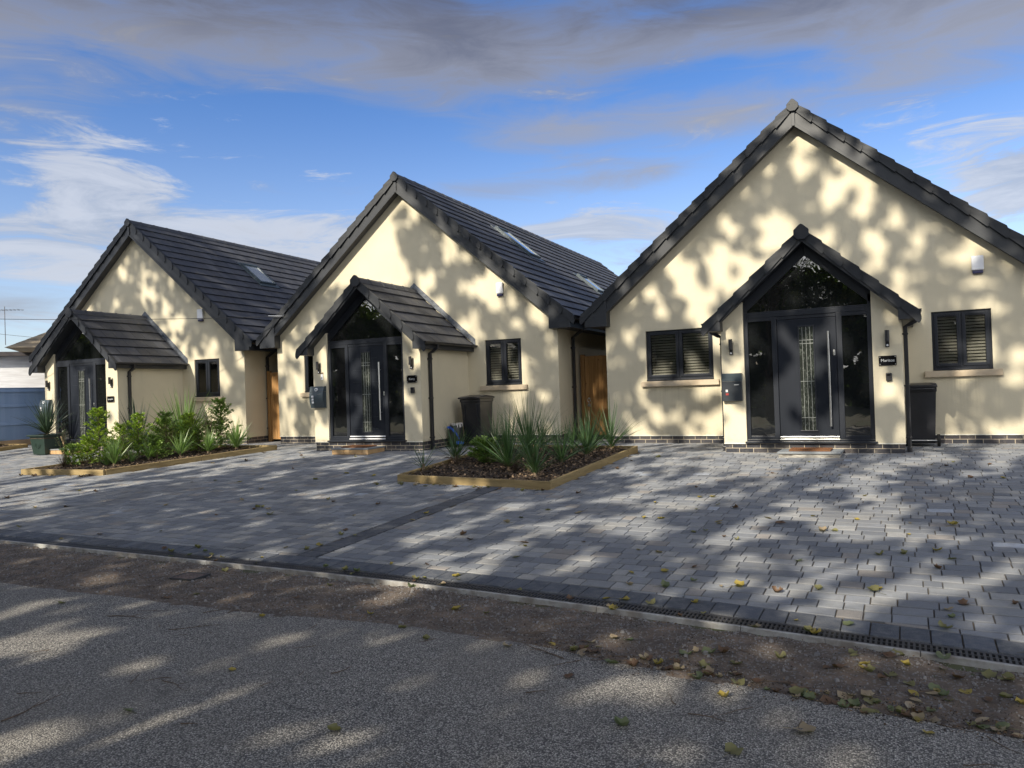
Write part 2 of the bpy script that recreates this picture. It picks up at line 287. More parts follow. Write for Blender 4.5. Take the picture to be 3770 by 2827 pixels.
# bark chippings in the beds
m, t, b = mat('mulch', rough=0.95); oc = objco(t)
t.l.new(t.ramp(t.noise(oc, 30, 5, 0.7), [(0.35, (0.018, 0.013, 0.010)), (0.55, (0.065, 0.042, 0.028)), (0.75, (0.14, 0.09, 0.055))]), b.inputs['Base Color']); bump(t, b, t.noise(oc, 40, 4, 0.7), 0.03, 1.0)
def leafmat(name, a, bcol, c3=None, rough=0.5, trans=0.25):
    m, t, b = mat(name, a, rough)
    at = t.node('ShaderNodeAttribute', attribute_name='Col').outputs['Color']
    oc = objco(t)
    c = t.mix(t.ss(t.noise(oc, 6, 3), 0.35, 0.7), a, bcol)
    if c3: c = t.mix(t.ss(t.noise(oc, 2.2, 3), 0.58, 0.66), c, c3)
    c = t.mix(1.0, c, at, 'MULTIPLY')
    t.l.new(c, b.inputs['Base Color'])
    tl = t.node('ShaderNodeBsdfTranslucent', i_0=t.mix(1.0, c, (1.2, 1.5, 0.6), 'MULTIPLY'))
    mx = t.node('ShaderNodeMixShader', i_0=trans); t.l.new(b.outputs[0], mx.inputs[1]); t.l.new(tl.outputs[0], mx.inputs[2])
    t.l.new(mx.outputs[0], t.n['Material Output'].inputs[0])
leafmat('tree_leaf', (0.085, 0.11, 0.022), (0.045, 0.075, 0.015), (0.20, 0.15, 0.03), 0.5, 0.35)
leafmat('sword_leaf', (0.045, 0.092, 0.033), (0.072, 0.130, 0.046), None, 0.38, 0.22)
leafmat('sword_leaf_bright', (0.15, 0.24, 0.075), (0.20, 0.29, 0.10), None, 0.38, 0.25)
leafmat('sword_leaf_dark', (0.030, 0.055, 0.035), (0.045, 0.075, 0.045), None, 0.38, 0.15)
leafmat('sword_leaf_brown', (0.075, 0.045, 0.035), (0.055, 0.05, 0.03), None, 0.55, 0.15)
leafmat('conifer_bright', (0.32, 0.40, 0.06), (0.20, 0.30, 0.045), None, 0.55, 0.30)
leafmat('conifer_mid', (0.18, 0.26, 0.055), (0.10, 0.17, 0.04), None, 0.55, 0.25)
leafmat('conifer_dark', (0.030, 0.060, 0.020), (0.05, 0.085, 0.03), None, 0.55, 0.2)
leafmat('shrub_leaf', (0.075, 0.12, 0.04), (0.15, 0.19, 0.06), (0.10, 0.06, 0.04), 0.45, 0.25)
leafmat('shrub_yellow', (0.26, 0.25, 0.06), (0.14, 0.17, 0.045), None, 0.45, 0.3)
vary('stem_brown', (0.12, 0.08, 0.05), (0.18, 0.14, 0.09), 14, 0.8)
for nm, a, bb in (('leaf_yellow', (0.33, 0.25, 0.05), (0.20, 0.165, 0.055)), ('leaf_green', (0.11, 0.135, 0.065), (0.17, 0.18, 0.095)), ('leaf_brown', (0.10, 0.055, 0.030), (0.16, 0.10, 0.06)),
                  ('leaf_tan', (0.26, 0.20, 0.13), (0.34, 0.28, 0.19)), ('leaf_olive', (0.18, 0.17, 0.07), (0.12, 0.11, 0.045))):
    leafmat(nm, a, bb, tuple(x * 0.45 for x in a), 0.6, 0.2)
# ------------------------------------------------------------------ mesh helpers
class MB:
    def __init__(s): s.v = []; s.f = []; s.c = []; s.uv = {}; s.m = []; s.ms = []
    def add(s, vs, fs, col=1.0, mi=0):
        o = len(s.v); s.v += [tuple(x) for x in vs]; s.f += [tuple(i + o for i in f) for f in fs]
        if isinstance(col, list): s.c += col
        else:
            if not isinstance(col, tuple): col = (col, col, col)
            s.c += [col] * len(vs)
        s.m += [mi] * len(fs); return o
    def box(s, x0, x1, y0, y1, z0, z1, col=1.0, mi=0):
        s.add([(x0, y0, z0), (x1, y0, z0), (x1, y1, z0), (x0, y1, z0), (x0, y0, z1), (x1, y0, z1), (x1, y1, z1), (x0, y1, z1)],
              [(0, 3, 2, 1), (4, 5, 6, 7), (0, 1, 5, 4), (1, 2, 6, 5), (2, 3, 7, 6), (3, 0, 4, 7)], col, mi)
    def hexa(s, p, col=1.0, mi=0):                  # 8 points: bottom 4 ccw, top 4 ccw
        s.add(p, [(0, 3, 2, 1), (4, 5, 6, 7), (0, 1, 5, 4), (1, 2, 6, 5), (2, 3, 7, 6), (3, 0, 4, 7)], col, mi)
    def prism(s, poly, y0, y1, col=1.0, mi=0):       # polygon in xz (ccw seen from -y) extruded along y
        n = len(poly)
        s.add([(x, y0, z) for x, z in poly] + [(x, y1, z) for x, z in poly],
              [tuple(range(n)), tuple(reversed(range(n, 2 * n)))] + [(i, i + n, (i + 1) % n + n, (i + 1) % n) for i in range(n)], col, mi)
    def tube(s, pts, r, n=8, col=1.0, cap=True, mi=0, square=False):
        pts = [Vector(p) for p in pts]; rr = r if isinstance(r, (list, tuple)) else [r] * len(pts); vs = []; fs = []
        up = None
        for i, p in enumerate(pts):
            d = (pts[min(i + 1, len(pts) - 1)] - pts[max(i - 1, 0)]).normalized()
            if up is None:
                a = Vector((0, 1, 0)) if square and abs(d.y) < 0.9 else (Vector((0, 0, 1)) if abs(d.z) < 0.9 else Vector((1, 0, 0)))
                up = d.cross(a).normalized()
            up = (up - d * up.dot(d)).normalized(); q = d.cross(up)
            for k in range(n):
                a = 2 * math.pi * (k + (0.5 if square else 0)) / n; vs.append(p + (up * math.cos(a) + q * math.sin(a)) * rr[i])
        for i in range(len(pts) - 1):
            for k in range(n):
                a = i * n + k; b2 = i * n + (k + 1) % n; fs.append((a, b2, b2 + n, a + n))
        if cap: fs.append(tuple(reversed(range(n)))); fs.append(tuple(range((len(pts) - 1) * n, len(pts) * n)))
        s.add(vs, fs, col, mi)
    def build(s, name, material, parent=None, smooth=False, bevel=0.0, seg=2, kind=None, uvf=None):
        me = bpy.data.meshes.new(name); me.from_pydata(s.v, [], s.f)
        for x in (material if isinstance(material, (list, tuple)) else [material]): me.materials.append(MATS[x])
        if isinstance(material, (list, tuple)) and len(material) > 1: me.polygons.foreach_set('material_index', s.m)
        a = me.color_attributes.new('Col', 'FLOAT_COLOR', 'POINT')
        flat = []
        for c in s.c: flat += [c[0], c[1], c[2], 1.0]
        a.data.foreach_set('color', flat)
        if uvf:
            ul = me.uv_layers.new(name='UVMap'); co = me.vertices
            for pgn in me.polygons:
                for li in pgn.loop_indices: ul.data[li].uv = uvf(co[me.loops[li].vertex_index].co, pgn.normal)
        if smooth: me.polygons.foreach_set('use_smooth', [True] * len(me.polygons))
        me.update()
        o = bpy.data.objects.new(name, me); COL.objects.link(o)
        if parent: o.parent = parent
        if bevel:
            bv = o.modifiers.new('bevel', 'BEVEL'); bv.width = bevel; bv.segments = seg; bv.limit_method = 'ANGLE'; bv.angle_limit = math.radians(40)
        if kind: o['kind'] = kind
        return o
def thing(name, label, cat, loc=(0, 0, 0), rz=0.0, group=None):
    o = bpy.data.objects.new(name, None); COL.objects.link(o); o.location = loc; o.rotation_euler = (0, 0, rz); o.empty_display_size = 0.2
    o['label'] = label; o['category'] = cat
    if group: o['group'] = group
    return o
def tag(o, label, cat, group=None):
    o['label'] = label; o['category'] = cat
    if group: o['group'] = group
    return o
def copy_tree(o, parent=None):
    c = o.copy(); COL.objects.link(c); c.parent = parent
    for ch in list(o.children): copy_tree(ch, c)
    return c
def text_mesh(body, size, material, name, parent, loc, rx=math.pi / 2, bold=0.0):
    cu = bpy.data.curves.new('t', 'FONT'); cu.body = body; cu.size = size; cu.align_x = 'CENTER'; cu.align_y = 'CENTER'; cu.extrude = 0.0008; cu.offset = bold
    o = bpy.data.objects.new('t', cu); COL.objects.link(o)
    dg = bpy.context.evaluated_depsgraph_get(); me = bpy.data.meshes.new_from_object(o.evaluated_get(dg)); bpy.data.objects.remove(o)
    me.materials.clear(); me.materials.append(MATS[material])
    r = bpy.data.objects.new(name, me); COL.objects.link(r); r.parent = parent; r.location = loc; r.rotation_euler = (rx, 0, 0); return r
# ------------------------------------------------------------------ ground
def gz(Y):
    if Y > 12.9: return 0.0
    if Y > 5.1: return -0.05 * (12.9 - Y)
    return -0.39 - 0.02 * min(5.1 - Y, 2.0)
def drain_y(x):                                     # road side edge of the pale concrete strip
    u = x + 5.34
    if u < 0: return 5.145
    if u < 6: return 5.145 - 0.011 * u * u
    return 5.145 - 0.396 - 0.132 * (u - 6)
def slope_y(x):
    u = min(max(x + 5.34, 0), 6); return -0.022 * u
def road_y(x):
    pts = [(-40, 4.1), (-10, 4.0), (-7.2, 4.0), (-5.4, 4.06), (-4.2, 4.12), (-3.0, 4.26), (-2.2, 4.22), (-1.4, 4.12), (-0.7, 4.02), (0.4, 3.90), (2, 3.7), (14, 2.4)]
    for (a, ya), (b2, yb) in zip(pts, pts[1:]):
        if x <= b2: return ya + (yb - ya) * (x - a) / (b2 - a) + 0.035 * noise.noise(Vector((x * 1.7, 3.1, 0))) + 0.02 * noise.noise(Vector((x * 7, 1.1, 0)))
    return 2.4
def sheet(name, material, xs, yf0, yf1, ny, zf, kind='structure', smooth=True):
    m = MB(); vs = []; fs = []
    for x in xs:
        a, b2 = yf0(x), yf1(x)
        for j in range(ny + 1):
            y = a + (b2 - a) * j / ny; vs.append((x, y, zf(x, y)))
    for i in range(len(xs) - 1):
        for j in range(ny):
            p = i * (ny + 1) + j; fs.append((p, p + ny + 1, p + ny + 2, p + 1))
    m.add(vs, fs); return m.build(name, material, smooth=smooth, kind=kind)
sheet('terrain', 'terrain_soil', [-900, -60, -30, 15, 60, 900], lambda x: -900, lambda x: 900, 240, lambda x, y: gz(y) - 0.10 if -20 < y < 25 else (-0.53 if y < 0 else -0.10))
def rz_(x, y):
    e = max(0.0, min(1.0, (road_y(x) - y) / 0.25)); return -0.424 + 0.012 * e - 0.004 * abs(y - 1.0) * 0 + (gz(y) + 0.424) * 0.9 + 0.003 * noise.noise(Vector((x * 1.2, y * 1.2, 0)))
xs = [-40 + 0.25 * i for i in range(0, 221)]
sheet('road', 'road_surface', xs, lambda x: -1.6, road_y, 40, rz_)
def soil_z(x, y):
    d = min(drain_y(x) - y, y - road_y(x) + 0.12)
    return gz(y) - 0.012 + 0.024 * noise.noise(Vector((x * 2.3, y * 2.3, 5))) + 0.016 * noise.noise(Vector((x * 8, y * 8, 2))) + 0.009 * noise.noise(Vector((x * 22, y * 22, 4))) + (-0.012 if d < 0.06 else 0.0)
sheet('soil_verge', 'soil', [-12 + 0.03 * i for i in range(0, 480)], lambda x: road_y(x) - 0.15, lambda x: drain_y(x) + 0.0, 44, soil_z)
sheet('grass_verge', 'terrain_soil', [-40, -20, 0, 15], lambda x: -24, lambda x: -1.6, 10, lambda x, y: -0.40)
# joint sand under the setts
sheet('paving_bed', 'joint_sand', [-30 + 0.5 * i for i in range(0, 91)], lambda x: drain_y(x) + 0.19, lambda x: 22, 60, lambda x, y: gz(y) - 0.012)
# setts
sb = MB()
def sett(x0, x1, ya0, ya1, yb0, yb1, col, h=0.0):
    g = 0.0008; j = 0.003
    j2 = .004; P = [(x0 + g + ru(0, j2) * .6, ya0 + .002 + ru(0, j2)), (x1 - g - ru(0, j2) * .6, ya1 + .002 + ru(0, j2)), (x1 - g - ru(0, j2) * .6, yb1 - .002 - ru(0, j2)), (x0 + g + ru(0, j2) * .6, yb0 - .002 - ru(0, j2))]
    cx = sum(p[0] for p in P) / 4; cy = sum(p[1] for p in P) / 4; tx, ty = ru(-.012, .012), ru(-.012, .012)
    zt = gz(cy) + h + ru(-0.0015, 0.0015); sl = (gz(cy + .05) - gz(cy - .05)) / 0.1
    def z(p): return zt + (p[0] - cx) * tx + (p[1] - cy) * (ty + sl)
    i = 0.009; ins = [(p[0] + (i * .45 if p[0] < cx else -i * .45), p[1] + (i * 1.3 if p[1] < cy else -i)) for p in P]
    vs = [(p[0], p[1], z(p) - 0.025) for p in P] + [(p[0], p[1], z(p) - 0.009) for p in P] + [(p[0], p[1], z(p)) for p in ins]
    fs = [(8, 9, 10, 11)]
    for k2 in range(4):
        n2 = (k2 + 1) % 4; fs += [(k2, n2, n2 + 4, k2 + 4), (k2 + 4, n2 + 4, n2 + 8, k2 + 8)]
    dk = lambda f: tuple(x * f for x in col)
    sb.add(vs, fs, [dk(.12)] * 4 + [dk(.26 + .14 * rnd()) for _ in range(4)] + [dk(ru(.92, 1.06)) for _ in range(4)])  # crevice shade painted into the colour of sides and bevels
BAND0, BAND1 = -5.30, -5.03
BED2 = [(-6.94, 9.54), (-4.28, 9.29), (-4.28, 13.02), (-7.15, 13.3)]
BED1 = [(-15.76, 9.10), (-13.46, 9.27), (-12.66, 12.92), (-15.3, 12.9)]
def inpoly(x, y, P):
    c = False
    for i in range(len(P)):
        (x1, y1), (x2, y2) = P[i], P[i - 1]
        if (y1 > y) != (y2 > y) and x < (x2 - x1) * (y - y1) / (y2 - y1) + x1: c = not c
    return c
def scol():
    r = rnd()
    b_ = (0.188, 0.200, 0.222) if r < .34 else (0.228, 0.238, 0.252) if r < .62 else (0.280, 0.280, 0.276) if r < .78 else (0.142, 0.154, 0.176) if r < .95 else (0.250, 0.232, 0.216)
    if rnd() < .004: b_ = (0.34, 0.37, 0.42)
    f = ru(.90, 1.10); return tuple(x * f for x in b_)
ys = 4.2; row = 0
while ys < 17.5:
    pitch = 0.163; x = -27 + ru(0, .2)
    while x < 10:
        wdt = random.choice((0.123, 0.163, 0.163, 0.203, 0.243, 0.243)); x1 = x + wdt
        xm = (x + x1) / 2; ym = ys + pitch / 2
        for xa, xb in ((x, min(x1, BAND0)), (max(x, BAND1), x1)) if (x < BAND1 and x1 > BAND0 and ym < 9.6) else ((x, x1),):
            if xb - xa < .03: continue
            y0a = max(ys, drain_y(xa) + 0.45); y0b = max(ys, drain_y(xb) + 0.45); y1 = ys + pitch
            if y1 - y0a < .025 or y1 - y0b < .025: continue
            if inpoly((xa + xb) / 2, ym, BED1) or inpoly((xa + xb) / 2, ym, BED2): continue
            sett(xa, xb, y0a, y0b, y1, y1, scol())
        x = x1
    ys += pitch; row += 1
y = drain_y(BAND0) + 0.45
while y < 9.5:                                       # dark band across the drive
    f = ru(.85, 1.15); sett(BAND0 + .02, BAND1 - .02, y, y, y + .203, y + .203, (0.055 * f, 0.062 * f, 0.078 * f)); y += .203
x = -27.0
while x < 10:                                        # soldier course along the drain
    f = ru(.8, 1.25); a, b2 = drain_y(x), drain_y(x + .163)
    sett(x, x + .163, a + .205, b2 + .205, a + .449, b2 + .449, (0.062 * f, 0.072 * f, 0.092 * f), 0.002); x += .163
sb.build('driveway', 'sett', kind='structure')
# channel drain
dr = thing('channel_drain', 'long black slotted drain channel with a pale concrete edge between paving and soil', 'drain')
g = MB(); t_ = MB(); e_ = MB()
X = [-27 + .5 * i for i in range(75)]
def strip(mb, xs, o0, o1, z0, z1, col=1.0):
    for a, b2 in zip(xs, xs[1:]):
        ya, yb = drain_y(a), drain_y(b2); za, zb = gz(ya + .1), gz(yb + .1)
        mb.hexa([(a, ya + o0, za + z0), (b2, yb + o0, zb + z0), (b2, yb + o1, zb + z0), (a, ya + o1, za + z0), (a, ya + o0, za + z1), (b2, yb + o0, zb + z1), (b2, yb + o1, zb + z1), (a, ya + o1, za + z1)], col)
strip(t_, X, .045, .205, -.06, -.035)
for o0, o1 in ((.045, .066), (.116, .128), (.180, .203)): strip(g, X, o0, o1, -.03, 0.0)
x = -14.0
while x < 2.2:
    ya = drain_y(x) ; zc = gz(ya + .1) - .001; s_ = slope_y(x)
    for o0, o1 in ((.066, .116), (.128, .180)):
        w_ = 0.013
        g.hexa([(x, ya + o0, zc - .02), (x + w_, ya + o0 + s_ * w_, zc - .02), (x + w_, ya + o1 + s_ * w_, zc - .02), (x, ya + o1, zc - .02), (x, ya + o0, zc), (x + w_, ya + o0 + s_ * w_, zc), (x + w_, ya + o1 + s_ * w_, zc), (x, ya + o1, zc)])
    x += .0285
x = -27.0
while x < 8:
    f = ru(.85, 1.1); strip(e_, [x + .002, x + .5, x + .998], 0.012, .039, -.05, .004 + ru(0, .002), f); x += 1.0
t_.build('trough', 'drain_trough', dr); g.build('grating', 'drain_iron', dr); e_.build('edge_strip', 'edge_concrete', dr, bevel=0.004)
# stone chips on the soil (too many to count)
st_ = MB()
for i in range(9000):
    x = ru(-9.5, 1.4); y = road_y(x) + (drain_y(x) - road_y(x)) * (rnd() ** .8 if rnd() < .6 else 1 - rnd() ** 2); r = ru(.002, .0075) * (2.6 if rnd() < .05 else 1)
    z = soil_z(x, y) + .001; a = ru(0, 6.28); q = [(x + r * ru(.6, 1.2) * math.cos(a + k_ * 1.57), y + r * ru(.6, 1.2) * math.sin(a + k_ * 1.57)) for k_ in range(4)]
    h = r * ru(.4, .9); st_.add([(p[0], p[1], z - .002) for p in q] + [(x + (p[0] - x) * .6, y + (p[1] - y) * .6, z + h) for p in q], [(4, 5, 6, 7), (0, 1, 5, 4), (1, 2, 6, 5), (2, 3, 7, 6), (3, 0, 4, 7)], ru(.5, 1.4))
st_.build('gravel', 'stone_chip', kind='stuff')
# inspection cover in the soil
mc = thing('inspection_cover', 'small square rusty metal inspection cover set in the bare soil', 'cover', (-5.68, 4.70, -0.388), 0.1)
m = MB(); m.box(-.115, .115, -.095, .095, -.03, .0)
for i in range(5):
    for j in range(4): m.box(-.102 + i * .044, -.102 + i * .044 + .028, -.085 + j * .045, -.085 + j * .045 + .03, 0, .004)
m.build('lid', 'iron', mc); m = MB()
for q in ((-.13, .13, -.11, -.098), (-.13, .13, .098, .11), (-.13, -.118, -.098, .098), (.118, .13, -.098, .098)): m.box(*q, -.03, .003)
m.build('rim', 'drain_iron', mc)
# ------------------------------------------------------------------ houses
HW = 3.83; SL = 0.84; L = 14.7; PC = 0.297; PWD = 1.348; PD = 2.026; PS = 0.898; OM = 0.23; OP = 0.233
PX0, PX1 = PC - PWD, PC + PWD
W_L = (-2.98, -1.64, 1.255, 2.255); W_R = (2.09, 2.97, 1.255, 2.255)
def rz(x, top=6.20, s=SL): return top - s * abs(x)
def quad_wall(mb, pts, col=1.0): mb.add(pts, [tuple(range(len(pts)))], col)
def slope_tiles(mb, side, cx, xe, y0, y1, ztop, s, n, tw=0.30, th=0.034, xstart=0.0):
    """interlocking tiles laid in n courses from ridge to eave on one roof slope"""
    run = (xe - xstart) / n; nrm = Vector((side * s, 0, 1)).normalized()
    for i in range(n):
        xa = xstart + i * run; xb = xstart + (i + 1) * run + 0.02
        y = y0 - (tw / 2 if i % 2 else 0)
        while y < y1 - 1e-4:
            a = max(y, y0); b2 = min(y + tw, y1) - 0.007
            if b2 - a > .02:
                f = ru(.78, 1.20) * (1.0 if rnd() > .06 else 1.25)
                def P(xx, yy, up): return Vector((cx + side * xx, yy, ztop - s * xx)) + nrm * up
                lift = ru(0, .004)
                q = [P(xa, a, -.01), P(xb, a, -.005), P(xb, b2, -.005), P(xa, b2, -.01), P(xa, a, .004), P(xb, a, th + lift), P(xb, b2, th + lift), P(xa, b2, .004)]
                if side < 0: q = [q[3], q[2], q[1], q[0], q[7], q[6], q[5], q[4]]
                mb.hexa(q, [(f * .2,) * 3] * 4 + [(f,) * 3] * 4)  # shade under each course painted into the tile's lower corners
            y += tw
def verge(mb, side, cx, xe, yv, ztop, s, n, back=False):
    """lapped dry-verge units: a drop face on the gable and a lip over the tiles"""
    run = xe / n; d = 1 if not back else -1
    for i in range(n):
        xa = i * run + (0.0 if i else .06); xb = (i + 1) * run + 0.03
        def P(xx, yy, dz): return (cx + side * xx, yy, ztop - s * xx + dz)
        k_ = 5; cur = []
        for j in range(k_ + 1):                      # the lower end bows outwards
            f = j / k_; cur.append((xb - 0.0 + 0.035 * math.sin(math.pi * f), f))
        yf = yv; yb = yv + d * 0.115
        # outer face as a strip with a bowed end, thickness 2 cm
        top0, bot0, top1, bot1 = .024, -.110, .054, -.150
        A = [P(xa, yf + d * .012, top0), P(xa, yf + d * .012, bot0)]
        B = [P(cur[j][0], yf - d * .008, top1 + (bot1 - top1) * cur[j][1]) for j in range(k_ + 1)]
        vs = A + B; n0 = len(vs); vs2 = vs + [(v_[0], v_[1] + d * .025, v_[2]) for v_ in vs]
        ring = [0] + list(range(2, 2 + k_ + 1)) + [1]
        fs = [tuple(ring), tuple(reversed([r + n0 for r in ring]))] + [(ring[r], ring[(r + 1) % len(ring)], ring[(r + 1) % len(ring)] + n0, ring[r] + n0) for r in range(len(ring))]
        f = ru(.9, 1.1); mb.add(vs2, fs, f)
        q = [P(xa, yf + d * .005, .0), P(xb, yf + d * .0, .0), P(xb, yb, .0), P(xa, yb, .0), P(xa, yf + d * .005, top0 + .002), P(xb, yf, top1 + .002), P(xb, yb, top1 - .01), P(xa, yb, top0 - .006)]
        mb.hexa(q, f)
def ridge_tiles(mb, cx, z, s, y0, y1, ln=0.45):
    y = y0
    while y < y1:
        a = y; b2 = min(y + ln, y1); r0, r1 = .118, .128
        for (ya, yb, r, up) in ((a, b2 - .05, r0, .0), (b2 - .06, b2, r1, .008)):
            prof = [(-r, -r * s), (-r * .55, -r * s * .30), (0, .012), (r * .55, -r * s * .30), (r, -r * s)]
            prof = [(cx + p[0], z + p[1] + .045 + up) for p in prof]; inn = [(p[0], p[1] - .018) for p in reversed(prof)]
            mb.prism(prof[::-1] + inn[::-1], ya, yb, ru(.9, 1.1))
        y += ln
def barge(mb, side, cx, x_end, y0, y1, zt, zb, s):
    p = [(cx, zb), (cx + side * x_end, zb - s * x_end), (cx + side * x_end, zt - s * x_end), (cx, zt)]
    if side < 0: p = p[::-1]
    mb.prism(p, y0, y1)
HOUSE = thing('bungalow', '', 'house')
def part(mb, name, material, parent=None, **k): return mb.build(name, material, parent or HOUSE, **k)
# main walls
m = MB(); zb = 0.15; top = lambda x: rz(x, 5.86)
xs_ = sorted({-HW, W_L[0], W_L[1], -0.0, W_R[0], W_R[1], HW})
for a, b2 in zip(xs_, xs_[1:]):
    hole = None
    for wn in (W_L, W_R):
        if abs(a - wn[0]) < 1e-6: hole = wn
    if hole:
        quad_wall(m, [(a, 0, zb), (b2, 0, zb), (b2, 0, hole[2]), (a, 0, hole[2])]); quad_wall(m, [(a, 0, hole[3]), (b2, 0, hole[3]), (b2, 0, top(b2)), (a, 0, top(a))])
        for q in ([(a, 0, hole[2]), (a, .12, hole[2]), (a, .12, hole[3]), (a, 0, hole[3])], [(b2, .12, hole[2]), (b2, 0, hole[2]), (b2, 0, hole[3]), (b2, .12, hole[3])],
                  [(a, 0, hole[3]), (a, .12, hole[3]), (b2, .12, hole[3]), (b2, 0, hole[3])], [(a, .12, hole[2]), (a, 0, hole[2]), (b2, 0, hole[2]), (b2, .12, hole[2])]): quad_wall(m, q)
    else: quad_wall(m, [(a, 0, zb), (b2, 0, zb), (b2, 0, top(b2)), (a, 0, top(a))])
quad_wall(m, [(HW, 0, zb), (HW, L, zb), (HW, L, 2.62), (HW, 0, 2.62)]); quad_wall(m, [(-HW, L, zb), (-HW, 0, zb), (-HW, 0, 2.62), (-HW, L, 2.62)])
m.add([(-HW, L, zb), (HW, L, zb), (HW, L, 2.64), (0, L, 5.86), (-HW, L, 2.64)], [(4, 3, 2, 1, 0)])
m.add([(-HW, 0, zb), (HW, 0, zb), (HW, L, zb), (-HW, L, zb)], [(0, 3, 2, 1)])
part(m, 'wall', 'render')
for a, b2 in ((-HW - .006, PX0 + .1), (PX1 - .1, HW + .006)): m = MB(); m.box(a, b2, -.008, -.001, .142, .158); part(m, 'render_bead', 'bead')
m = MB(); m.box(-HW + .012, HW - .012, .012, L - .012, -.12, .149); m.box(PX0 + .014, PX1 - .014, -PD + .014, .05, -.12, .148)
def uvp(co, n): return (co.x + 7, co.z + 0.002 + .075 * 8) if abs(n.y) > abs(n.x) else (co.y + 9.03, co.z + 0.002 + .075 * 8)
part(m, 'plinth', 'plinth_brick', uvf=uvp)
# porch walls
ptop = lambda x: 3.36 - PS * abs(x - PC)
FR0, FR1 = -0.685, 1.235
for a, b2, s0, s1 in ((PX0, FR0, PX0, PX0 + .1), (FR1, PX1, PX1 - .1, PX1)):
    m = MB(); m.prism([(a, zb), (b2, zb), (b2, ptop(b2)), (a, ptop(a))], -PD, -PD + .11)
    m.box(s0, s1, -PD + .109, 0, zb + .001, 2.12); part(m, 'porch_wall', 'render')
    m = MB(); m.box(a - .003, b2 + .003, -PD - .007, -PD - .0005, .142, .158); part(m, 'porch_bead', 'bead')
# roofs
m = MB(); XE = 4.22
for sd_ in (-1, 1): slope_tiles(m, sd_, 0, XE, -OM + .10, L + .10, 6.20, SL, 16)
part(m, 'roof', 'roof_tile')
rf = [o for o in HOUSE.children if o.name == 'roof'][0]
m = MB(); m.add([(-4.15, -OM + .02, rz(4.15, 6.165)), (0, -OM + .02, 6.165), (4.15, -OM + .02, rz(4.15, 6.165)), (4.15, L + .2, rz(4.15, 6.165)), (0, L + .2, 6.165), (-4.15, L + .2, rz(4.15, 6.165))], [(0, 1, 4, 5), (1, 2, 3, 4)]); m.build('underlay', 'roof_felt', rf)
m = MB(); ridge_tiles(m, 0, 6.20, SL, -OM + .02, L + .15); m.build('ridge_tile', 'roof_tile', rf)
m = MB()
for sd_ in (-1, 1):
    for yv, bk in ((-OM - .01, False), (L + .23, True)):
        m = MB(); verge(m, sd_, 0, XE + .02, yv, 6.205, SL, 16, bk); m.build('verge_cap', 'verge_plastic', rf, bevel=.004)
def finial(mb, cx, y, z, w2=.115, h=.25):
    pl_ = [(cx - w2 * .45, z - h), (cx + w2 * .45, z - h), (cx + w2, z - h + .055), (cx + w2 * 1.02, z - .085), (cx + w2 * .25, z - .004), (cx, z + .008), (cx - w2 * .25, z - .004), (cx - w2 * 1.02, z - .085), (cx - w2, z - h + .055)]
    mb.prism(pl_, y, y + .05); mb.tube([(cx - .05, y - .006, z - .09), (cx - .05, y, z - .09)], .006, 6); mb.tube([(cx + .05, y - .006, z - .09), (cx + .05, y, z - .09)], .006, 6)
m = MB(); finial(m, 0, -OM - .035, 6.275, .100, .215); m.build('ridge_end_cap', 'verge_plastic', rf, bevel=.005)
m = MB()
for sd_ in (-1, 1):
    m = MB(); barge(m, sd_, 0, 3.76, -OM + .03, -OM + .055, 6.10, 5.82, SL); barge(m, sd_, 0, 3.76, -OM + .018, -OM + .03, 5.87, 5.805, SL)
    bx = [(3.722, 2.40), (4.205, 2.40), (4.205, 2.56), (3.722, 6.10 - SL * 3.722)]
    bx = [(sd_ * x, z) for x, z in bx]
    if sd_ < 0: bx = bx[::-1]
    m.prism(bx, -OM + .012, -.001)
    if sd_ > 0: m.box(-.03, .03, -OM + .008, -OM + .02, 5.80, 6.06)
    part(m, 'bargeboard', 'barge_plastic', bevel=.003)
m = MB()
for sd_ in (-1, 1):
    p = [(0, 5.835), (sd_ * 3.72, 5.835 - SL * 3.72), (sd_ * 3.72, 5.86 - SL * 3.72), (0, 5.86)]
    if sd_ < 0: p = p[::-1]
    m = MB(); m.prism(p, -OM + .056, .0); part(m, 'gable_soffit', 'soffit_plastic')
    m = MB(); m.box(*sorted((sd_ * HW, sd_ * 4.19)), 0.001, L + .2, 2.41, 2.43); part(m, 'eaves_soffit', 'soffit_plastic')
    m = MB(); m.box(*sorted((sd_ * 4.19, sd_ * 4.206)), .0, L + .2, 2.405, 2.60); part(m, 'fascia', 'barge_plastic')
def gutter(mb, x, z, y0, y1, side, r=.052):
    pr = [(x + r * math.cos(a), z + r * math.sin(a)) for a in [math.pi + i * math.pi / 6 for i in range(7)]]
    inn = [(x + (r - .006) * math.cos(a), z + .002 + (r - .006) * math.sin(a)) for a in [2 * math.pi - i * math.pi / 6 for i in range(7)]]
    mb.prism(pr + inn, y0, y1)
    for yy in (y0, y1 - .004): mb.prism(pr, yy, yy + .004)
    y = y0 + .35
    while y < y1 - .1: mb.prism([(x + (r + .005) * math.cos(a), z + (r + .005) * math.sin(a)) for a in [math.pi + i * math.pi / 6 for i in range(7)]], y, y + .03); y += .8
for sd_ in (-1, 1): m = MB(); gutter(m, sd_ * 4.262, 2.60, -OM + .03, L + .1, sd_); part(m, 'gutter', 'pipe_plastic')
def pipe(name, pts, r=.043, brackets=()):
    m = MB(); m.tube(pts, r, 4, square=True)
    for (x, y, z) in brackets: m.box(x - .048, x + .048, y - .040, y + .040, z - .014, z + .014)
    m.box(pts[-1][0] - .036, pts[-1][0] + .036, pts[-1][1] - .036, pts[-1][1] + .036, pts[-1][2], pts[-1][2] + .10)
    return part(m, name, 'pipe_plastic', bevel=.005)
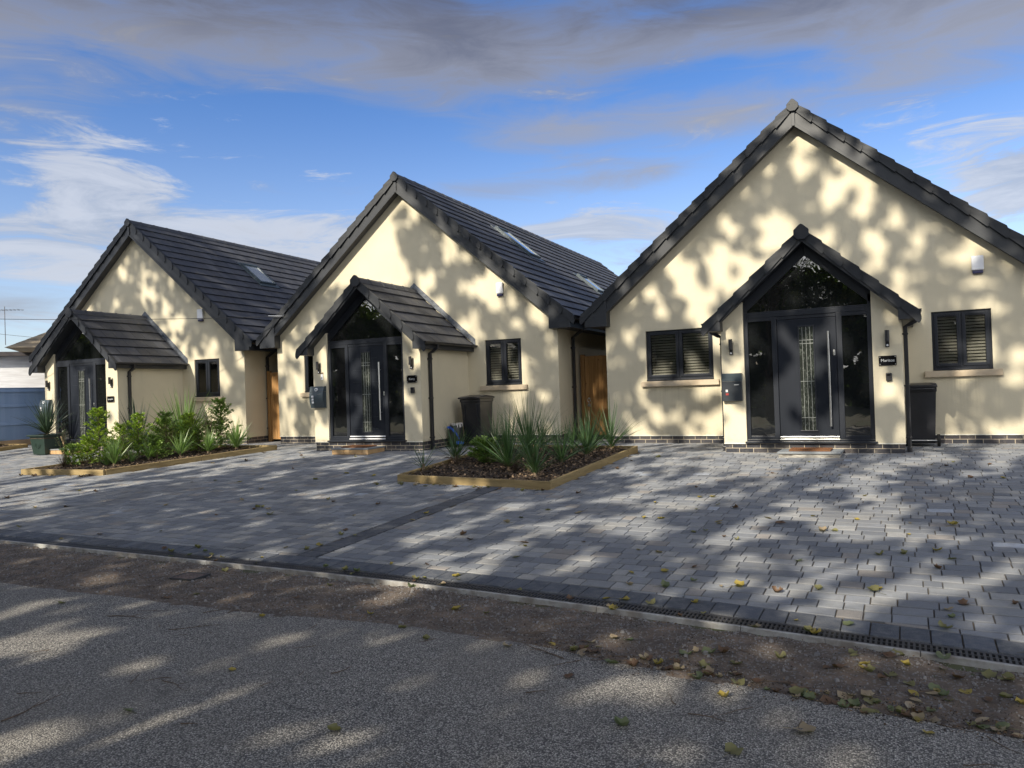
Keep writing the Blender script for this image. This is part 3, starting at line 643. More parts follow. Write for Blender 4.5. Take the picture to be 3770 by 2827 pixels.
for sd_ in (-1, 1):
    pipe('downpipe', [(sd_ * 4.25, .80, 2.56), (sd_ * 4.25, .80, 2.49), (sd_ * 3.99, .80, 2.33), (sd_ * 3.885, .80, 2.25), (sd_ * 3.885, .80, 1.2), (sd_ * 3.885, .80, .0)], brackets=[(sd_ * 3.875, .80, z) for z in (2.02, 1.15, .35)])
# porch roof
PE = 1.53
m = MB()
for sd_ in (-1, 1): slope_tiles(m, sd_, PC, PE, -PD - OP + .10, -.002, 3.51, PS, 6)
prf = part(m, 'porch_roof', 'roof_tile')
m = MB(); m.add([(PC - 1.5, -PD - OP + .02, 3.475 - PS * 1.5), (PC, -PD - OP + .02, 3.475), (PC + 1.5, -PD - OP + .02, 3.475 - PS * 1.5), (PC + 1.5, 0, 3.475 - PS * 1.5), (PC, 0, 3.475), (PC - 1.5, 0, 3.475 - PS * 1.5)], [(0, 1, 4, 5), (1, 2, 3, 4)]); m.build('underlay', 'roof_felt', prf)
m = MB(); ridge_tiles(m, PC, 3.51, PS, -PD - OP + .02, -.01); m.build('ridge_tile', 'roof_tile', prf)
m = MB()
for sd_ in (-1, 1): m = MB(); verge(m, sd_, PC, PE + .02, -PD - OP - .01, 3.515, PS, 6); m.build('verge_cap', 'verge_plastic', prf, bevel=.004)
m = MB(); finial(m, PC, -PD - OP - .045, 3.595, .11, .235); m.build('ridge_end_cap', 'verge_plastic', prf, bevel=.005)
m = MB()
for sd_ in (-1, 1):                                  # stepped lead flashing where the porch roof meets the wall
    n_ = 26
    for i in range(n_):
        xa = i * 1.56 / n_; xb = (i + 1) * 1.56 / n_; w0 = .135 + ru(-.006, .006)
        za, zb_ = 3.56 - PS * xa, 3.56 - PS * xb
        q = [(PC + sd_ * xa, -.012, za), (PC + sd_ * xb, -.012, zb_), (PC + sd_ * xb, -.004, zb_ + w0), (PC + sd_ * xa, -.004, za + w0)]
        fl = [(PC + sd_ * xa, -.085, za + .012 + ru(0, .008)), (PC + sd_ * xb, -.085, zb_ + .012 + ru(0, .008)), q[1], q[0]]
        m.add(q, [(0, 1, 2, 3) if sd_ > 0 else (3, 2, 1, 0)]); m.add(fl, [(0, 1, 2, 3) if sd_ > 0 else (3, 2, 1, 0)])
m.build('lead_flashing', 'lead', prf)
m = MB()
for sd_ in (-1, 1):
    m = MB(); barge(m, sd_, PC, 1.35, -PD - OP + .03, -PD - OP + .055, 3.43, 3.37, PS); barge(m, sd_, PC, 1.35, -PD - OP + .02, -PD - OP + .03, 3.42, 3.33, PS)
    bx = [(1.31, 2.015), (1.515, 2.015), (1.515, 2.10), (1.31, 3.42 - PS * 1.31)]
    bx = [(PC + sd_ * x, z) for x, z in bx]
    if sd_ < 0: bx = bx[::-1]
    m.prism(bx, -PD - OP + .012, -PD - .001)
    if sd_ > 0: m.box(PC - .025, PC + .025, -PD - OP + .008, -PD - OP + .025, 3.33, 3.44)
    part(m, 'porch_bargeboard', 'barge_plastic', bevel=.003)
    p = [(PC, 3.36), (PC + sd_ * 1.31, 3.36 - PS * 1.31), (PC + sd_ * 1.31, 3.385 - PS * 1.31), (PC, 3.385)]
    if sd_ < 0: p = p[::-1]
    m = MB(); m.prism(p, -PD - OP + .056, -PD + .10); part(m, 'porch_soffit', 'barge_plastic')
    m = MB(); m.box(*sorted((PC + sd_ * 1.349, PC + sd_ * 1.50)), -PD, -.001, 2.02, 2.035)
    m.box(*sorted((PC + sd_ * 1.50, PC + sd_ * 1.515)), -PD - .001, -.001, 2.015, 2.15); part(m, 'porch_fascia', 'barge_plastic')
    m = MB(); gutter(m, PC + sd_ * 1.572, 2.155, -PD - OP + .02, -.02, sd_); part(m, 'porch_gutter', 'pipe_plastic')
for sd_ in (-1, 1):
    x = PC + sd_ * (PWD + .048)
    pipe('porch_downpipe', [(PC + sd_ * 1.572, -1.72, 2.12), (PC + sd_ * 1.572, -1.72, 2.03), (PC + sd_ * 1.46, -1.72, 1.965), (x, -1.72, 1.93), (x, -1.72, 1.0), (x, -1.72, -.02)], brackets=[(x - sd_ * .01, -1.72, z) for z in (1.82, 1.02, .22)])
# porch glazing frame
YF = -PD + .045
m = MB()
def fbox(x0, x1, z0, z1, y0=YF, y1=YF + .07): m.box(x0, x1, y0, y1, z0, z1)
fbox(FR0, FR0 + .065, .215, 2.30); fbox(FR1 - .065, FR1, .215, 2.30)
fbox(FR0 + .065, FR1 - .065, 2.205, 2.275, YF - .004)
fbox(-.245, -.165, .215, 2.205); fbox(.73, .81, .215, 2.205)
fbox(FR0 + .065, -.245, 2.145, 2.205, YF + .004); fbox(.81, FR1 - .065, 2.145, 2.205, YF + .004); fbox(FR0 + .065, -.245, .215, .27, YF + .004); fbox(.81, FR1 - .065, .215, .27, YF + .004)
fbox(-.165, .73, 2.15, 2.205, YF + .01)
m.box(FR0 - .02, FR1 + .03, YF - .085, YF + .07, .152, .185); m.box(FR0, FR1, YF - .01, YF + .07, .185, .215)
for sd_ in (-1, 1):                                  # raking frame under the porch roof
    hw = (FR1 - FR0) / 2 + .02; cx = PC
    p = [(cx, 3.155), (cx + sd_ * .93, 3.155 - PS * .93), (cx + sd_ * .965, 3.355 - PS * .965), (cx, 3.355)]
    if sd_ < 0: p = p[::-1]
    m.prism(p, YF, YF + .07)
fbox(FR0, FR1, 2.275, 2.30, YF + .003)
fbox(FR0, FR0 + .05, 2.30, 2.46); fbox(FR1 - .05, FR1, 2.30, 2.46)
gf = part(m, 'porch_frame', 'frame_plastic', bevel=.005)
for a, b2 in ((FR0 + .065, -.245), (.81, FR1 - .065)): m = MB(); m.box(a, b2, YF + .03, YF + .04, .27, 2.145); m.build('sidelight_glass', 'glass_dark', gf)
m = MB(); m.prism([(FR0 + .05, 2.30), (FR1 - .05, 2.30), (FR1 - .05, 3.2 - PS * (FR1 - .05 - PC)), (PC, 3.2), (FR0 + .05, 3.2 - PS * (PC - FR0 - .05))], YF + .03, YF + .04); m.build('gable_glass', 'glass_wavy', gf)
# door
m = MB(); m.box(-.160, .725, YF + .015, YF + .065, .235, 2.145)
door = part(m, 'door', 'door_paint', bevel=.004)
m = MB()
for q in ((.155, .175, .335, 2.035), (.385, .405, .335, 2.035)): m.box(q[0], q[1], YF + .001, YF + .016, q[2], q[3])
m.box(.175, .385, YF + .001, YF + .016, 2.012, 2.035); m.box(.145, .415, YF - .002, YF + .016, .335, .358); m.build('glass_surround', 'frame_plastic', door, bevel=.005)
m = MB(); m.box(.175, .385, YF + .010, YF + .016, .358, 2.012); m.build('leaded_glass', 'glass_leaded', door)
m = MB()
for x in (.222, .280, .338): m.box(x - .0035, x + .0035, YF + .005, YF + .0105, .36, 2.01)
for z in (1.80, 1.745, 1.14, .56): m.box(.176, .384, YF + .004, YF + .0102, z - .005, z + .005)
m.build('lead_came', 'lead_came', door)
m = MB(); m.tube([(.61, YF - .045, .42), (.61, YF - .045, 1.92)], .0155, 12)
for z in (.62, 1.72): m.tube([(.61, YF - .045, z), (.61, YF + .02, z)], .010, 8)
h = m.build('handle', 'steel', door, smooth=False)
m = MB(); m.box(.670, .702, YF + .004, YF + .015, 1.535, 1.620); m.tube([(.686, YF - .004, 1.59), (.686, YF + .006, 1.59)], .010, 10); lk = m.build('lock', 'steel', door, bevel=.004)
m = MB(); m.box(-.165, .730, YF - .035, YF + .012, .200, .222); m.box(-.160, .725, YF - .012, YF + .014, .238, .262); m.build('threshold', 'steel', door, bevel=.003)
# windows
def window(q, slat_seed):
    x0, x1, z0, z1 = q; ya = .035; m = MB(); e = .045; mid = (x0 + x1) / 2
    m.box(x0, x0 + e, ya, ya + .07, z0 + .02, z1); m.box(x1 - e, x1, ya, ya + .07, z0 + .02, z1); m.box(x0 + e, x1 - e, ya, ya + .07, z1 - e, z1); m.box(x0 + e, x1 - e, ya, ya + .07, z0 + .02, z0 + .02 + e)
    m.box(mid - .02, mid + .02, ya, ya + .07, z0 + .02 + e, z1 - e)
    m.box(x0 - .0, x1 + .0, ya - .05, ya + .07, z0 - .008, z0 + .019)
    wf = part(m, 'window', 'frame_plastic', bevel=.004)
    c = .055
    for a, b2 in ((x0 + e - .008, mid - .012), (mid + .012, x1 - e + .008)):
        za, zb2 = z0 + .02 + e - .008, z1 - e + .008; s = MB(); gl = MB(); bl = MB(); vt = MB()
        s.box(a, a + c, ya - .014, ya + .05, za, zb2); s.box(b2 - c, b2, ya - .014, ya + .05, za, zb2); s.box(a + c, b2 - c, ya - .014, ya + .05, zb2 - c, zb2); s.box(a + c, b2 - c, ya - .014, ya + .05, za, za + c)
        gl.box(a + c - .004, b2 - c + .004, ya + .012, ya + .016, za + c - .004, zb2 - c + .004)
        z = za + c + .012
        bl.box(a + c + .002, b2 - c - .002, ya + .030, ya + .07, zb2 - c - .022, zb2 - c - .002)
        while z < zb2 - c - .01:
            tl = ru(-.0012, .0012)
            bl.hexa([(a + c + .002, ya + .036, z - .020), (b2 - c - .002, ya + .036, z - .020 + tl), (b2 - c - .002, ya + .066, z + .019 + tl), (a + c + .002, ya + .066, z + .019),
                     (a + c + .002, ya + .034, z - .018), (b2 - c - .002, ya + .034, z - .018 + tl), (b2 - c - .002, ya + .064, z + .021 + tl), (a + c + .002, ya + .064, z + .021)], ru(.9, 1.08))
            z += .054
        for xx in (a + c + .06, b2 - c - .06): bl.box(xx - .0015, xx + .0015, ya + .029, ya + .032, za + c, zb2 - c, .5)
        vt.box((a + b2) / 2 - .11, (a + b2) / 2 + .11, ya - .028, ya - .014, zb2 - .030, zb2 - .016)
        s.build('casement', 'frame_plastic', wf, bevel=.006); gl.build('pane', 'glass_clear', wf); bl.build('blind', 'blind_slat', wf); vt.build('trickle_vent', 'frame_plastic', wf)
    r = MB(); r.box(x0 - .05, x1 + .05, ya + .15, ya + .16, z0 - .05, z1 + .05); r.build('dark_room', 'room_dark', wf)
window(W_L, 1); window(W_R, 2)
m = MB()
for x0, x1 in ((W_L[0] - .105, W_L[1] + .105), (W_R[0] - .125, W_R[1] + .13)):
    m = MB(); m.hexa([(x0, -.065, 1.135), (x1, -.065, 1.135), (x1, .03, 1.135), (x0, .03, 1.135), (x0, -.065, 1.232), (x1, -.065, 1.232), (x1, .03, 1.247), (x0, .03, 1.247)]); part(m, 'window_sill', 'sill_stone', bevel=.004)
# rooflights
def rooflight(parent, x0, x1, y0, y1, open_=0.0):
    c, s = math.cos(math.atan(SL)), math.sin(math.atan(SL)); nrm = Vector((s, 0, c)); dn = Vector((c, 0, -s)); O = Vector((x0, y0, 6.20 - SL * x0)) + nrm * .02; LN = (x1 - x0) / c; WD = y1 - y0
    def B(mb, a0, a1, b0, b1, h0, h1): 
        P = lambda a, b_, h: O + dn * a + Vector((0, b_, 0)) + nrm * h
        mb.hexa([P(a0, b0, h0), P(a1, b0, h0), P(a1, b1, h0), P(a0, b1, h0), P(a0, b0, h1), P(a1, b0, h1), P(a1, b1, h1), P(a0, b1, h1)])
    m = MB(); f = .055
    B(m, 0, LN, 0, f, 0, .075); B(m, 0, LN, WD - f, WD, 0, .075); B(m, 0, f * 1.4, f, WD - f, 0, .085); B(m, LN - f * 1.2, LN, f, WD - f, 0, .065)
    B(m, -.10, 0, -.07, WD + .07, .0, .022); B(m, LN, LN + .15, -.09, WD + .09, .0, .020); B(m, 0, LN, -.07, 0, 0, .018); B(m, 0, LN, WD, WD + .07, 0, .018)
    wf = m.build('rooflight', 'mail_metal', parent, bevel=.003)
    m = MB(); B(m, f * 1.4, LN - f * 1.2, f, WD - f, .045, .055); m.build('pane', 'glass_skylight', wf); return wf
HOUSES = [HOUSE, copy_tree(HOUSE), copy_tree(HOUSE)]
POS = [(-1.7291, 15.0543, 0.0, 0.0), (-10.4582, 14.8547, 0.035, 0.0443), (-19.182, 14.3723, 0.015, 0.0595)]
LAB = ['nearest cream bungalow at the right with a flat letter box by its door', 'middle cream bungalow with two rooflights and a curved blue letter box', 'leftmost and farthest cream bungalow, its door half hidden behind leafy shrubs']
for Hh, p, lb in zip(HOUSES, POS, LAB):
    Hh.location = p[:3]; Hh.rotation_euler = (0, 0, p[3]); Hh['label'] = lb; Hh['group'] = 'cream gabled bungalows in a row'
def child(H_, n): return [c for c in H_.children if c.name.split('.')[0] == n][0]
rooflight(HOUSES[1], .90, 1.90, 3.10, 3.80); rooflight(HOUSES[1], 2.12, 2.75, 6.0, 6.75); rooflight(HOUSES[2], 1.07, 1.84, 2.87, 3.57)
# the middle and left doors: shorter bar handle, lower lock, moulded grooves, white threshold
for H_ in HOUSES[1:]:
    d = child(H_, 'door')
    for c in list(d.children):
        n = c.name.split('.')[0]
        if n == 'handle':
            me = c.data.copy(); c.data = me
            for v in me.vertices: v.co.z = 1.2 + (v.co.z - 1.17) * .80; v.co.x += .03
        if n == 'lock': c.location = (.03, 0, -.43)
        if n == 'threshold' and H_ is HOUSES[1]:
            c.scale = (1, 1, 1); me = c.data.copy(); c.data = me; me.materials[0] = MATS['white_plastic']
            for v in me.vertices:
                if v.co.z > .225: v.co.z += .012
                v.co.x += .0
    m = MB()
    for i in range(7):
        z = .42 + i * .245
        m.box(-.06, .145, YF + .0125, YF + .0155, z, z + .004); m.box(.415, .56, YF + .0125, YF + .0155, z, z + .004)
    m.build('groove', 'mail_metal_dark', d)
# ------------------------------------------------------------------ fixtures on the houses
def hpos(i, x, y, z):
    p = POS[i]; c, s = math.cos(p[3]), math.sin(p[3]); return (p[0] + c * x - s * y, p[1] + s * x + c * y, p[2] + z)
def fix(i, name, label, cat, x, y, z, group=None): return thing(name, label, cat, hpos(i, x, y, z), POS[i][3], group)
where = ['of the nearest bungalow', 'of the middle bungalow', 'of the far left bungalow']
for i in range(3):
    for x, sd_ in ((-.885, 'left'), (1.445, 'right')):
        z0 = 1.62 if i < 2 else 1.55
        l = fix(i, 'wall_lamp', f'black cylinder wall lamp on the {sd_} porch pier {where[i]}', 'wall lamp', x, -PD, z0, 'black wall lamps beside the front doors')
        m = MB(); m.box(-.028, .028, -.035, -.001, .0, .20); m.build('bracket', 'black_plastic', l, bevel=.004)
        m = MB(); m.tube([(0, -.068, .085), (0, -.068, .255)], .031, 16); m.tube([(0, -.068, .083), (0, -.068, .087)], .026, 16); m.build('lamp_tube', 'black_plastic', l)
        m = MB(); m.tube([(0, -.036, .025), (0, -.046, .022)], [.016, .008], 10); m.build('sensor', 'white_plastic', l)
names = ['Maritos', 'Kerry', 'Springfield']
for i, (x, z) in enumerate(((1.44, 1.415), (1.445, 1.418), (1.40, 1.258))):
    s = fix(i, 'name_sign', f'black house name plate with white word {names[i]} and four silver studs', 'sign', x, -PD, z, 'black house name plates')
    m = MB(); m.box(-.122, .122, -.022, -.014, -.074, .074); m.build('plate', 'sign_black', s, bevel=.002)
    m = MB()
    for a in (-.105, .105):
        for b2 in (-.057, .057): m.tube([(a, -.0005, b2), (a, -.028, b2)], .0095, 10)
    m.build('stud', 'steel', s)
    text_mesh(names[i], (.062, .058, .046)[i], 'letter_white', 'lettering', s, (0, -.0232, 0))
for i, x, z in ((0, 1.45, 1.165), (1, 1.455, 1.19)):
    s = fix(i, 'key_safe', f'small black key box below the name plate {where[i]}', 'key box', x, -PD, z, 'black key boxes')
    m = MB(); m.box(-.042, .042, -.045, -.001, -.060, .062); m.build('body', 'black_plastic', s, bevel=.012, seg=3)
    m = MB(); m.box(-.024, .024, -.049, -.044, .018, .040); m.build('tab', 'sign_black', s, bevel=.004)
s = fix(1, 'door_bell', 'small silver door bell above the curved letter box of the middle bungalow', 'door bell', -.815, -PD, 1.543)
m = MB(); m.box(-.028, .028, -.018, -.001, -.06, .06); m.build('body', 'white_plastic', s, bevel=.005); m = MB(); m.box(-.030, .030, -.016, -.001, .062, .098); m.build('hood', 'stem_brown', s); m = MB(); m.tube([(0, -.019, -.02), (0, -.017, -.02)], .013, 12); m.build('button', 'sign_black', s)
# flat letter box
s = fix(0, 'letter_box', 'flat dark grey square letter box left of the nearest front door', 'letter box', -.883, -PD, .855)
m = MB(); m.box(-.16, .16, -.085, -.001, 0, .325); m.build('body', 'mail_metal_dark', s, bevel=.003); m = MB(); m.box(-.16, .16, -.088, -.001, .328, .458); m.build('flap', 'mail_metal', s, bevel=.003)
m = MB(); m.box(.04, .115, -.087, -.085, .262, .272); m.box(-.10, -.065, -.088, -.084, .150, .190); m.build('name_slot', 'letter_white', s); m = MB(); m.box(-.10, -.055, -.088, -.084, .098, .130); m.build('sticker', 'red_sticker', s)
def curved_box(i, x, z, label):
    s = fix(i, 'letter_box', label, 'letter box', x, -PD, z, 'curved letter boxes')
    W2, H2 = .178, .455; prof = []
    for k_ in range(13):
        f = k_ / 12; zz_ = H2 * f; yy = -.075 - .055 * math.sin(math.pi * min(1, f * 1.05)) ; prof.append((yy, zz_))
    def ext(pr, x0, x1, mb):
        n = len(pr); vs = [(x0, y, z_) for y, z_ in pr] + [(x1, y, z_) for y, z_ in pr]
        mb.add(vs, [tuple(range(n)), tuple(reversed(range(n, 2 * n)))] + [(a, (a + 1) % n, (a + 1) % n + n, a + n) for a in range(n)])
    m = MB(); ext([(-.001, 0)] + prof[:10][0:10] + [(-.001, prof[9][1])], -W2, W2, m); m.build('body', 'mail_metal', s)
    m = MB(); ext([(-.001, prof[9][1] + .003)] + [(y - .006, z_ + .003) for y, z_ in prof[9:]] + [(-.001, H2 + .006)], -W2 - .003, W2 + .003, m); m.build('flap', 'mail_metal', s)
    m = MB()
    for k_ in range(3): m.box(-.112, -.068, -.139 + .006 * k_, -.10, .245 - k_ * .062 - .022, .245 - k_ * .062 + .022)
    m.build('window', 'white_plastic', s)
    m = MB(); m.tube([(0, -.10, .392), (0, -.122, .392)], .036, 20); m.build('emblem', 'white_plastic', s)
    m = MB(); m.tube([(0, -.121, .392), (0, -.1235, .392)], .020, 16); m.box(.045, .125, -.137, -.12, .286, .298); m.build('emblem_centre', 'glass_skylight', s); return s
curved_box(1, -.90, .885, 'curved slate blue letter box left of the middle front door')
curved_box(2, -.955, .845, 'dark curved letter box behind the potted plant at the far left door')
for i, x, z, w_, h_ in ((0, 2.80, 2.845, .18, .30), (1, 2.516, 3.20, .165, .30), (2, 2.392, 3.27, .20, .33)):
    s = fix(i, 'alarm_box', f'white alarm box with dark base high on the gable {where[i]}', 'alarm', x, 0, z, 'white alarm boxes on the gables')
    m = MB(); m.box(-w_ / 2, w_ / 2, -.065, -.001, .055, h_); m.build('cover', 'white_plastic', s, bevel=.02, seg=3)
    m = MB(); m.box(-w_ / 2 + .012, w_ / 2 - .012, -.055, -.001, .0, .054); m.build('base', 'navy_plastic', s, bevel=.015)
# door steps and mats
for i, x0, x1, riser, lb in ((0, -.13, .785, 'slab_riser', 'grey slab step on a pale base at the nearest front door'), (1, -.17, .735, 'buff', 'grey slab step with buff brick edge at the middle front door'), (2, -.17, .735, 'buff', 'grey step at the far left front door')):
    s = fix(i, 'door_step', lb, 'step', 0, -PD, 0, 'front door steps')
    m = MB(); m.box(x0, x1, -.60, .012, .035, .065); m.build('slab', 'slab_grey', s, bevel=.004)
    m = MB()
    if riser == 'buff':
        if 'buff' not in MATS: vary('buff', (0.42, 0.26, 0.12), (0.50, 0.34, 0.18), 5, 0.85, 0.3, .002, 60)
        n_ = 6; wv = (x1 - x0 - .02) / n_
        for k_ in range(n_): m.box(x0 + .01 + k_ * wv + .003, x0 + .01 + (k_ + 1) * wv - .003, -.59, -.49, -.06, .034, ru(.8, 1.1))
        for k_ in range(4): m.box(x1 - .11, x1 - .01, -.487 + k_ * .12, -.487 + k_ * .12 + .114, -.05, .034, ru(.8, 1.1))
        m.box(x0 + .02, x1 - .12, -.48, 0, -.05, .03)
    else: m.box(x0 + .02, x1 - .02, -.58, .01, -.06, .034)
    m.build('riser', riser, s)
    if i < 2:
        m = MB(); m.box(-.30, .30, -.20, .20, 0, .022)
        for k_ in range(1400): 
            a, b2 = ru(-.3, .3), ru(-.2, .2); m.add([(a - .003, b2, .02), (a + .003, b2, .02), (a + ru(-.006, .006), b2 + ru(-.005, .005), .034)], [(0, 1, 2)], ru(.6, 1.3))
        o = m.build('door_mat', 'mat_coir'); o.location = hpos(i, (x0 + x1) / 2, -PD - .27, .0655); o.rotation_euler = (0, 0, POS[i][3]); tag(o, ('ginger' if i == 0 else 'dark brown') + f' coir door mat on the step {where[i]}', 'door mat', 'door mats')
# overhead cables, wire clamp
def cable(name, a, b2, sag, r, label, cat='cable', mt='cable_black', n=24):
    m = MB(); A, B = Vector(a), Vector(b2); m.tube([A.lerp(B, k_ / n) - Vector((0, 0, sag * 4 * (k_ / n) * (1 - k_ / n))) for k_ in range(n + 1)], r, 6)
    return tag(m.build(name, mt), label, cat)
cable('overhead_cable', (-30.0, 4.0, 4.35), hpos(1, -3.33, -.27, 3.16), .34, .007, 'thin black cable crossing in front of the far left gable')
cable('overhead_cable', (-39.5, 13.0, 5.35), (-27.0, 20.5, 3.35), .05, .008, 'thin black cable reaching the sky beyond the left bungalow roof edge')
s = fix(1, 'cable_hook', 'small pale metal cable hook on the left roof edge of the middle bungalow', 'hook', -3.33, -.25, 3.16)
m = MB(); m.tube([(0, .0, 0), (0, -.04, 0), (.0, -.05, .02), (0, -.03, .04)], .006, 6); m.build('hook', 'steel', s); m = MB(); m.tube([(-.02, -.03, .0), (-.45, -.09, .035)], .009, 6); m.build('clamp', 'steel', s)
# ------------------------------------------------------------------ gates
def gate(i, x0, x1, y, label, handle=True):
    s = fix(i, 'side_gate', label, 'gate', (x0 + x1) / 2, y, 0, 'orange timber side gates'); W2 = (x1 - x0) / 2
    m = MB(); n = 8; bw = (2 * W2 - .10) / n
    for k_ in range(n): m.box(-W2 + .05 + k_ * bw + .002, -W2 + .05 + (k_ + 1) * bw - .002, -.012, .012, .05, 1.84 + ru(-.002, .002), ru(.82, 1.12))
    m.build('boards', 'gate_wood', s, bevel=.003)
    m = MB(); m.box(-W2 - .05, -W2 + .045, -.02, .07, -.05, 1.88, .85); m.box(W2 - .045, W2 + .05, -.02, .07, -.05, 1.88, .85); m.box(-W2 + .05, W2 - .05, .013, .05, 1.70, 1.79, .8); m.box(-W2 + .05, W2 - .05, .013, .05, .2, .29, .8); m.build('post', 'gate_wood', s, bevel=.004)
    if handle:
        m = MB(); hx = -W2 + .13
        m.tube([(hx, -.014, .885), (hx, -.022, .885)], .022, 12); m.tube([(hx + .035 * math.cos(a), -.03, .84 + .04 * math.sin(a)) for a in [k_ * math.pi / 8 for k_ in range(17)]], .005, 6, cap=False)
        m.box(hx - .03, hx + .03, -.020, -.012, .70, .76); m.tube([(hx - .045, -.026, .73), (hx + .03, -.026, .73)], .006, 6); m.tube([(hx, -.02, .76), (hx, -.02, .80)], .006, 6); m.build('latch', 'steel', s)
    return s
gate(1, 3.93, 4.86, 1.25, 'orange timber side gate with ring latch between the middle and right bungalows')
gate(2, 3.93, 4.86, .78, 'orange timber side gate between the left and middle bungalows', False)
# ------------------------------------------------------------------ wheelie bins and recycling bag
def wheelie(label, loc, rzz, w_=.46, d_=.52, h_=1.0):
    s = thing('wheelie_bin', label, 'bin', loc, rzz, 'black wheelie bins')
    m = MB(); a, b2 = w_ / 2, d_ / 2
    def ring(fx, fy0, fy1, z): return [(-a * fx, -b2 * fy0, z), (a * fx, -b2 * fy0, z), (a * fx, b2 * fy1, z), (-a * fx, b2 * fy1, z)]
    R_ = [ring(.78, .70, .82, .05), ring(.80, .73, .84, .12), ring(.95, .95, .96, h_ - .10), ring(1.0, 1.0, 1.0, h_ - .095), ring(1.0, 1.02, 1.02, h_ - .03)]
    vs = sum(R_, []); fs = [(3, 2, 1, 0)]
    for k_ in range(len(R_) - 1):
        for j in range(4): p = k_ * 4 + j; q = k_ * 4 + (j + 1) % 4; fs.append((p, q, q + 4, p + 4))
    fs.append(tuple(range(len(vs) - 4, len(vs)))); m.add(vs, fs)
    for xx in (-.6, .6): m.hexa([(a * xx - .012, -b2 * .72 - .012, .14), (a * xx + .012, -b2 * .72 - .012, .14), (a * xx + .012, -b2 * .72, .14), (a * xx - .012, -b2 * .72, .14), (a * xx - .012, -b2 * .97 - .012, h_ - .14), (a * xx + .012, -b2 * .97 - .012, h_ - .14), (a * xx + .012, -b2 * .94, h_ - .14), (a * xx - .012, -b2 * .94, h_ - .14)])
    m.build('body', 'bin_plastic', s, bevel=.018, seg=3)
    m = MB(); z = h_ - .028; prof = [(-b2 - .05, z, 1.06), (-b2 - .055, z + .03, 1.06), (-b2 * .8, z + .05, 1.02), (0, z + .068, 1.0), (b2 * .8, z + .052, 1.02), (b2 + .04, z + .03, 1.05), (b2 + .04, z, 1.05)]
    vs = []
    for y, zz_, f in prof: vs += [(-a * f, y, zz_), (-a * f * .6, y, zz_ + (.012 if zz_ > z + .01 else 0)), (a * f * .6, y, zz_ + (.012 if zz_ > z + .01 else 0)), (a * f, y, zz_)]
    fs = []
    for k_ in range(len(prof) - 1):
        for j in range(3): p = k_ * 4 + j; fs.append((p, p + 1, p + 5, p + 4))
    n_ = len(prof); fs += [(0, 4 * (n_ - 1), 4 * (n_ - 1) + 1, 1), (1, 4 * (n_ - 1) + 1, 4 * (n_ - 1) + 2, 2), (2, 4 * (n_ - 1) + 2, 4 * (n_ - 1) + 3, 3), tuple(k_ * 4 for k_ in range(n_)), tuple(k_ * 4 + 3 for k_ in reversed(range(n_)))]
    m.add(vs, fs)
    m.build('lid', 'bin_plastic', s, bevel=.006)
    m = MB(); m.tube([(-a * .8, b2 + .06, h_ - .05), (a * .8, b2 + .06, h_ - .05)], .014, 8)
    for xx in (-.8, 0, .8): m.box(a * xx - .015, a * xx + .015, b2 + .0, b2 + .07, h_ - .07, h_ - .03)
    m.build('handle', 'bin_plastic', s)
    for sd_ in (-1, 1):
        m = MB(); m.tube([(sd_ * (a - .02), b2 * .80, .10), (sd_ * (a + .028), b2 * .80, .10)], .10, 20); wv = m.build('wheel', 'rubber', s, bevel=.008); m = MB(); m.tube([(sd_ * (a + .028), b2 * .80, .10), (sd_ * (a + .034), b2 * .80, .10)], .045, 14); m.build('hub', 'black_plastic', wv)
    m = MB(); m.tube([(-a + .02, b2 * .80 + .04, .10), (a - .02, b2 * .80 + .04, .10)], .010, 8); m.build('axle', 'steel', s)
    return s
wheelie('black wheelie bin beside the right porch of the nearest bungalow, wheels towards us', hpos(0, 1.895, -.42, 0), math.pi, .44, .50, 1.0)
wheelie('black wheelie bin with a blue bag beside it by the middle bungalow', hpos(1, 2.16, -.62, 0), 0, .50, .58, 1.0)
s = thing('recycling_bag', 'black and blue recycling bag full of waste beside the wheelie bin', 'bag', hpos(1, 1.84, -1.0, 0), .3)
m = MB(); vs = []; nn = 14
for k_, (z, r) in enumerate(((0, .13), (.02, .15), (.15, .16), (.3, .165), (.40, .15), (.43, .13))):
    for j in range(nn): a = 2 * math.pi * j / nn; q = 1 + .08 * math.sin(j * 2.3 + k_); vs.append((r * q * math.cos(a) * .9, r * q * math.sin(a), z + .02 * math.sin(j * 1.7) * (k_ > 3)))
m.add(vs, [tuple(reversed(range(nn)))] + [(k_ * nn + j, k_ * nn + (j + 1) % nn, (k_ + 1) * nn + (j + 1) % nn, (k_ + 1) * nn + j) for k_ in range(5) for j in range(nn)]); m.build('sack', 'bag_black', s, smooth=True)
m = MB(); n_ = 10
for k_ in range(n_): 
    f0, f1 = k_ / n_, (k_ + 1) / n_; A = lambda f, o: (-.15 + .26 * f, -.172 + .02 * math.sin(9 * f), .37 - .25 * f * f + o * .7)
    m.add([A(f0, 0), A(f1, 0), A(f1, .05 + .04 * math.sin(3 * f1)), A(f0, .05 + .04 * math.sin(3 * f0))], [(0, 1, 2, 3)])
m.hexa([(.02, -.18, .03), (.2, -.18, .03), (.2, -.15, .03), (.02, -.15, .03), (.04, -.18, .10), (.2, -.18, .08), (.2, -.15, .08), (.04, -.15, .10)]); m.build('blue_flap', 'bag_blue', s)
m = MB()
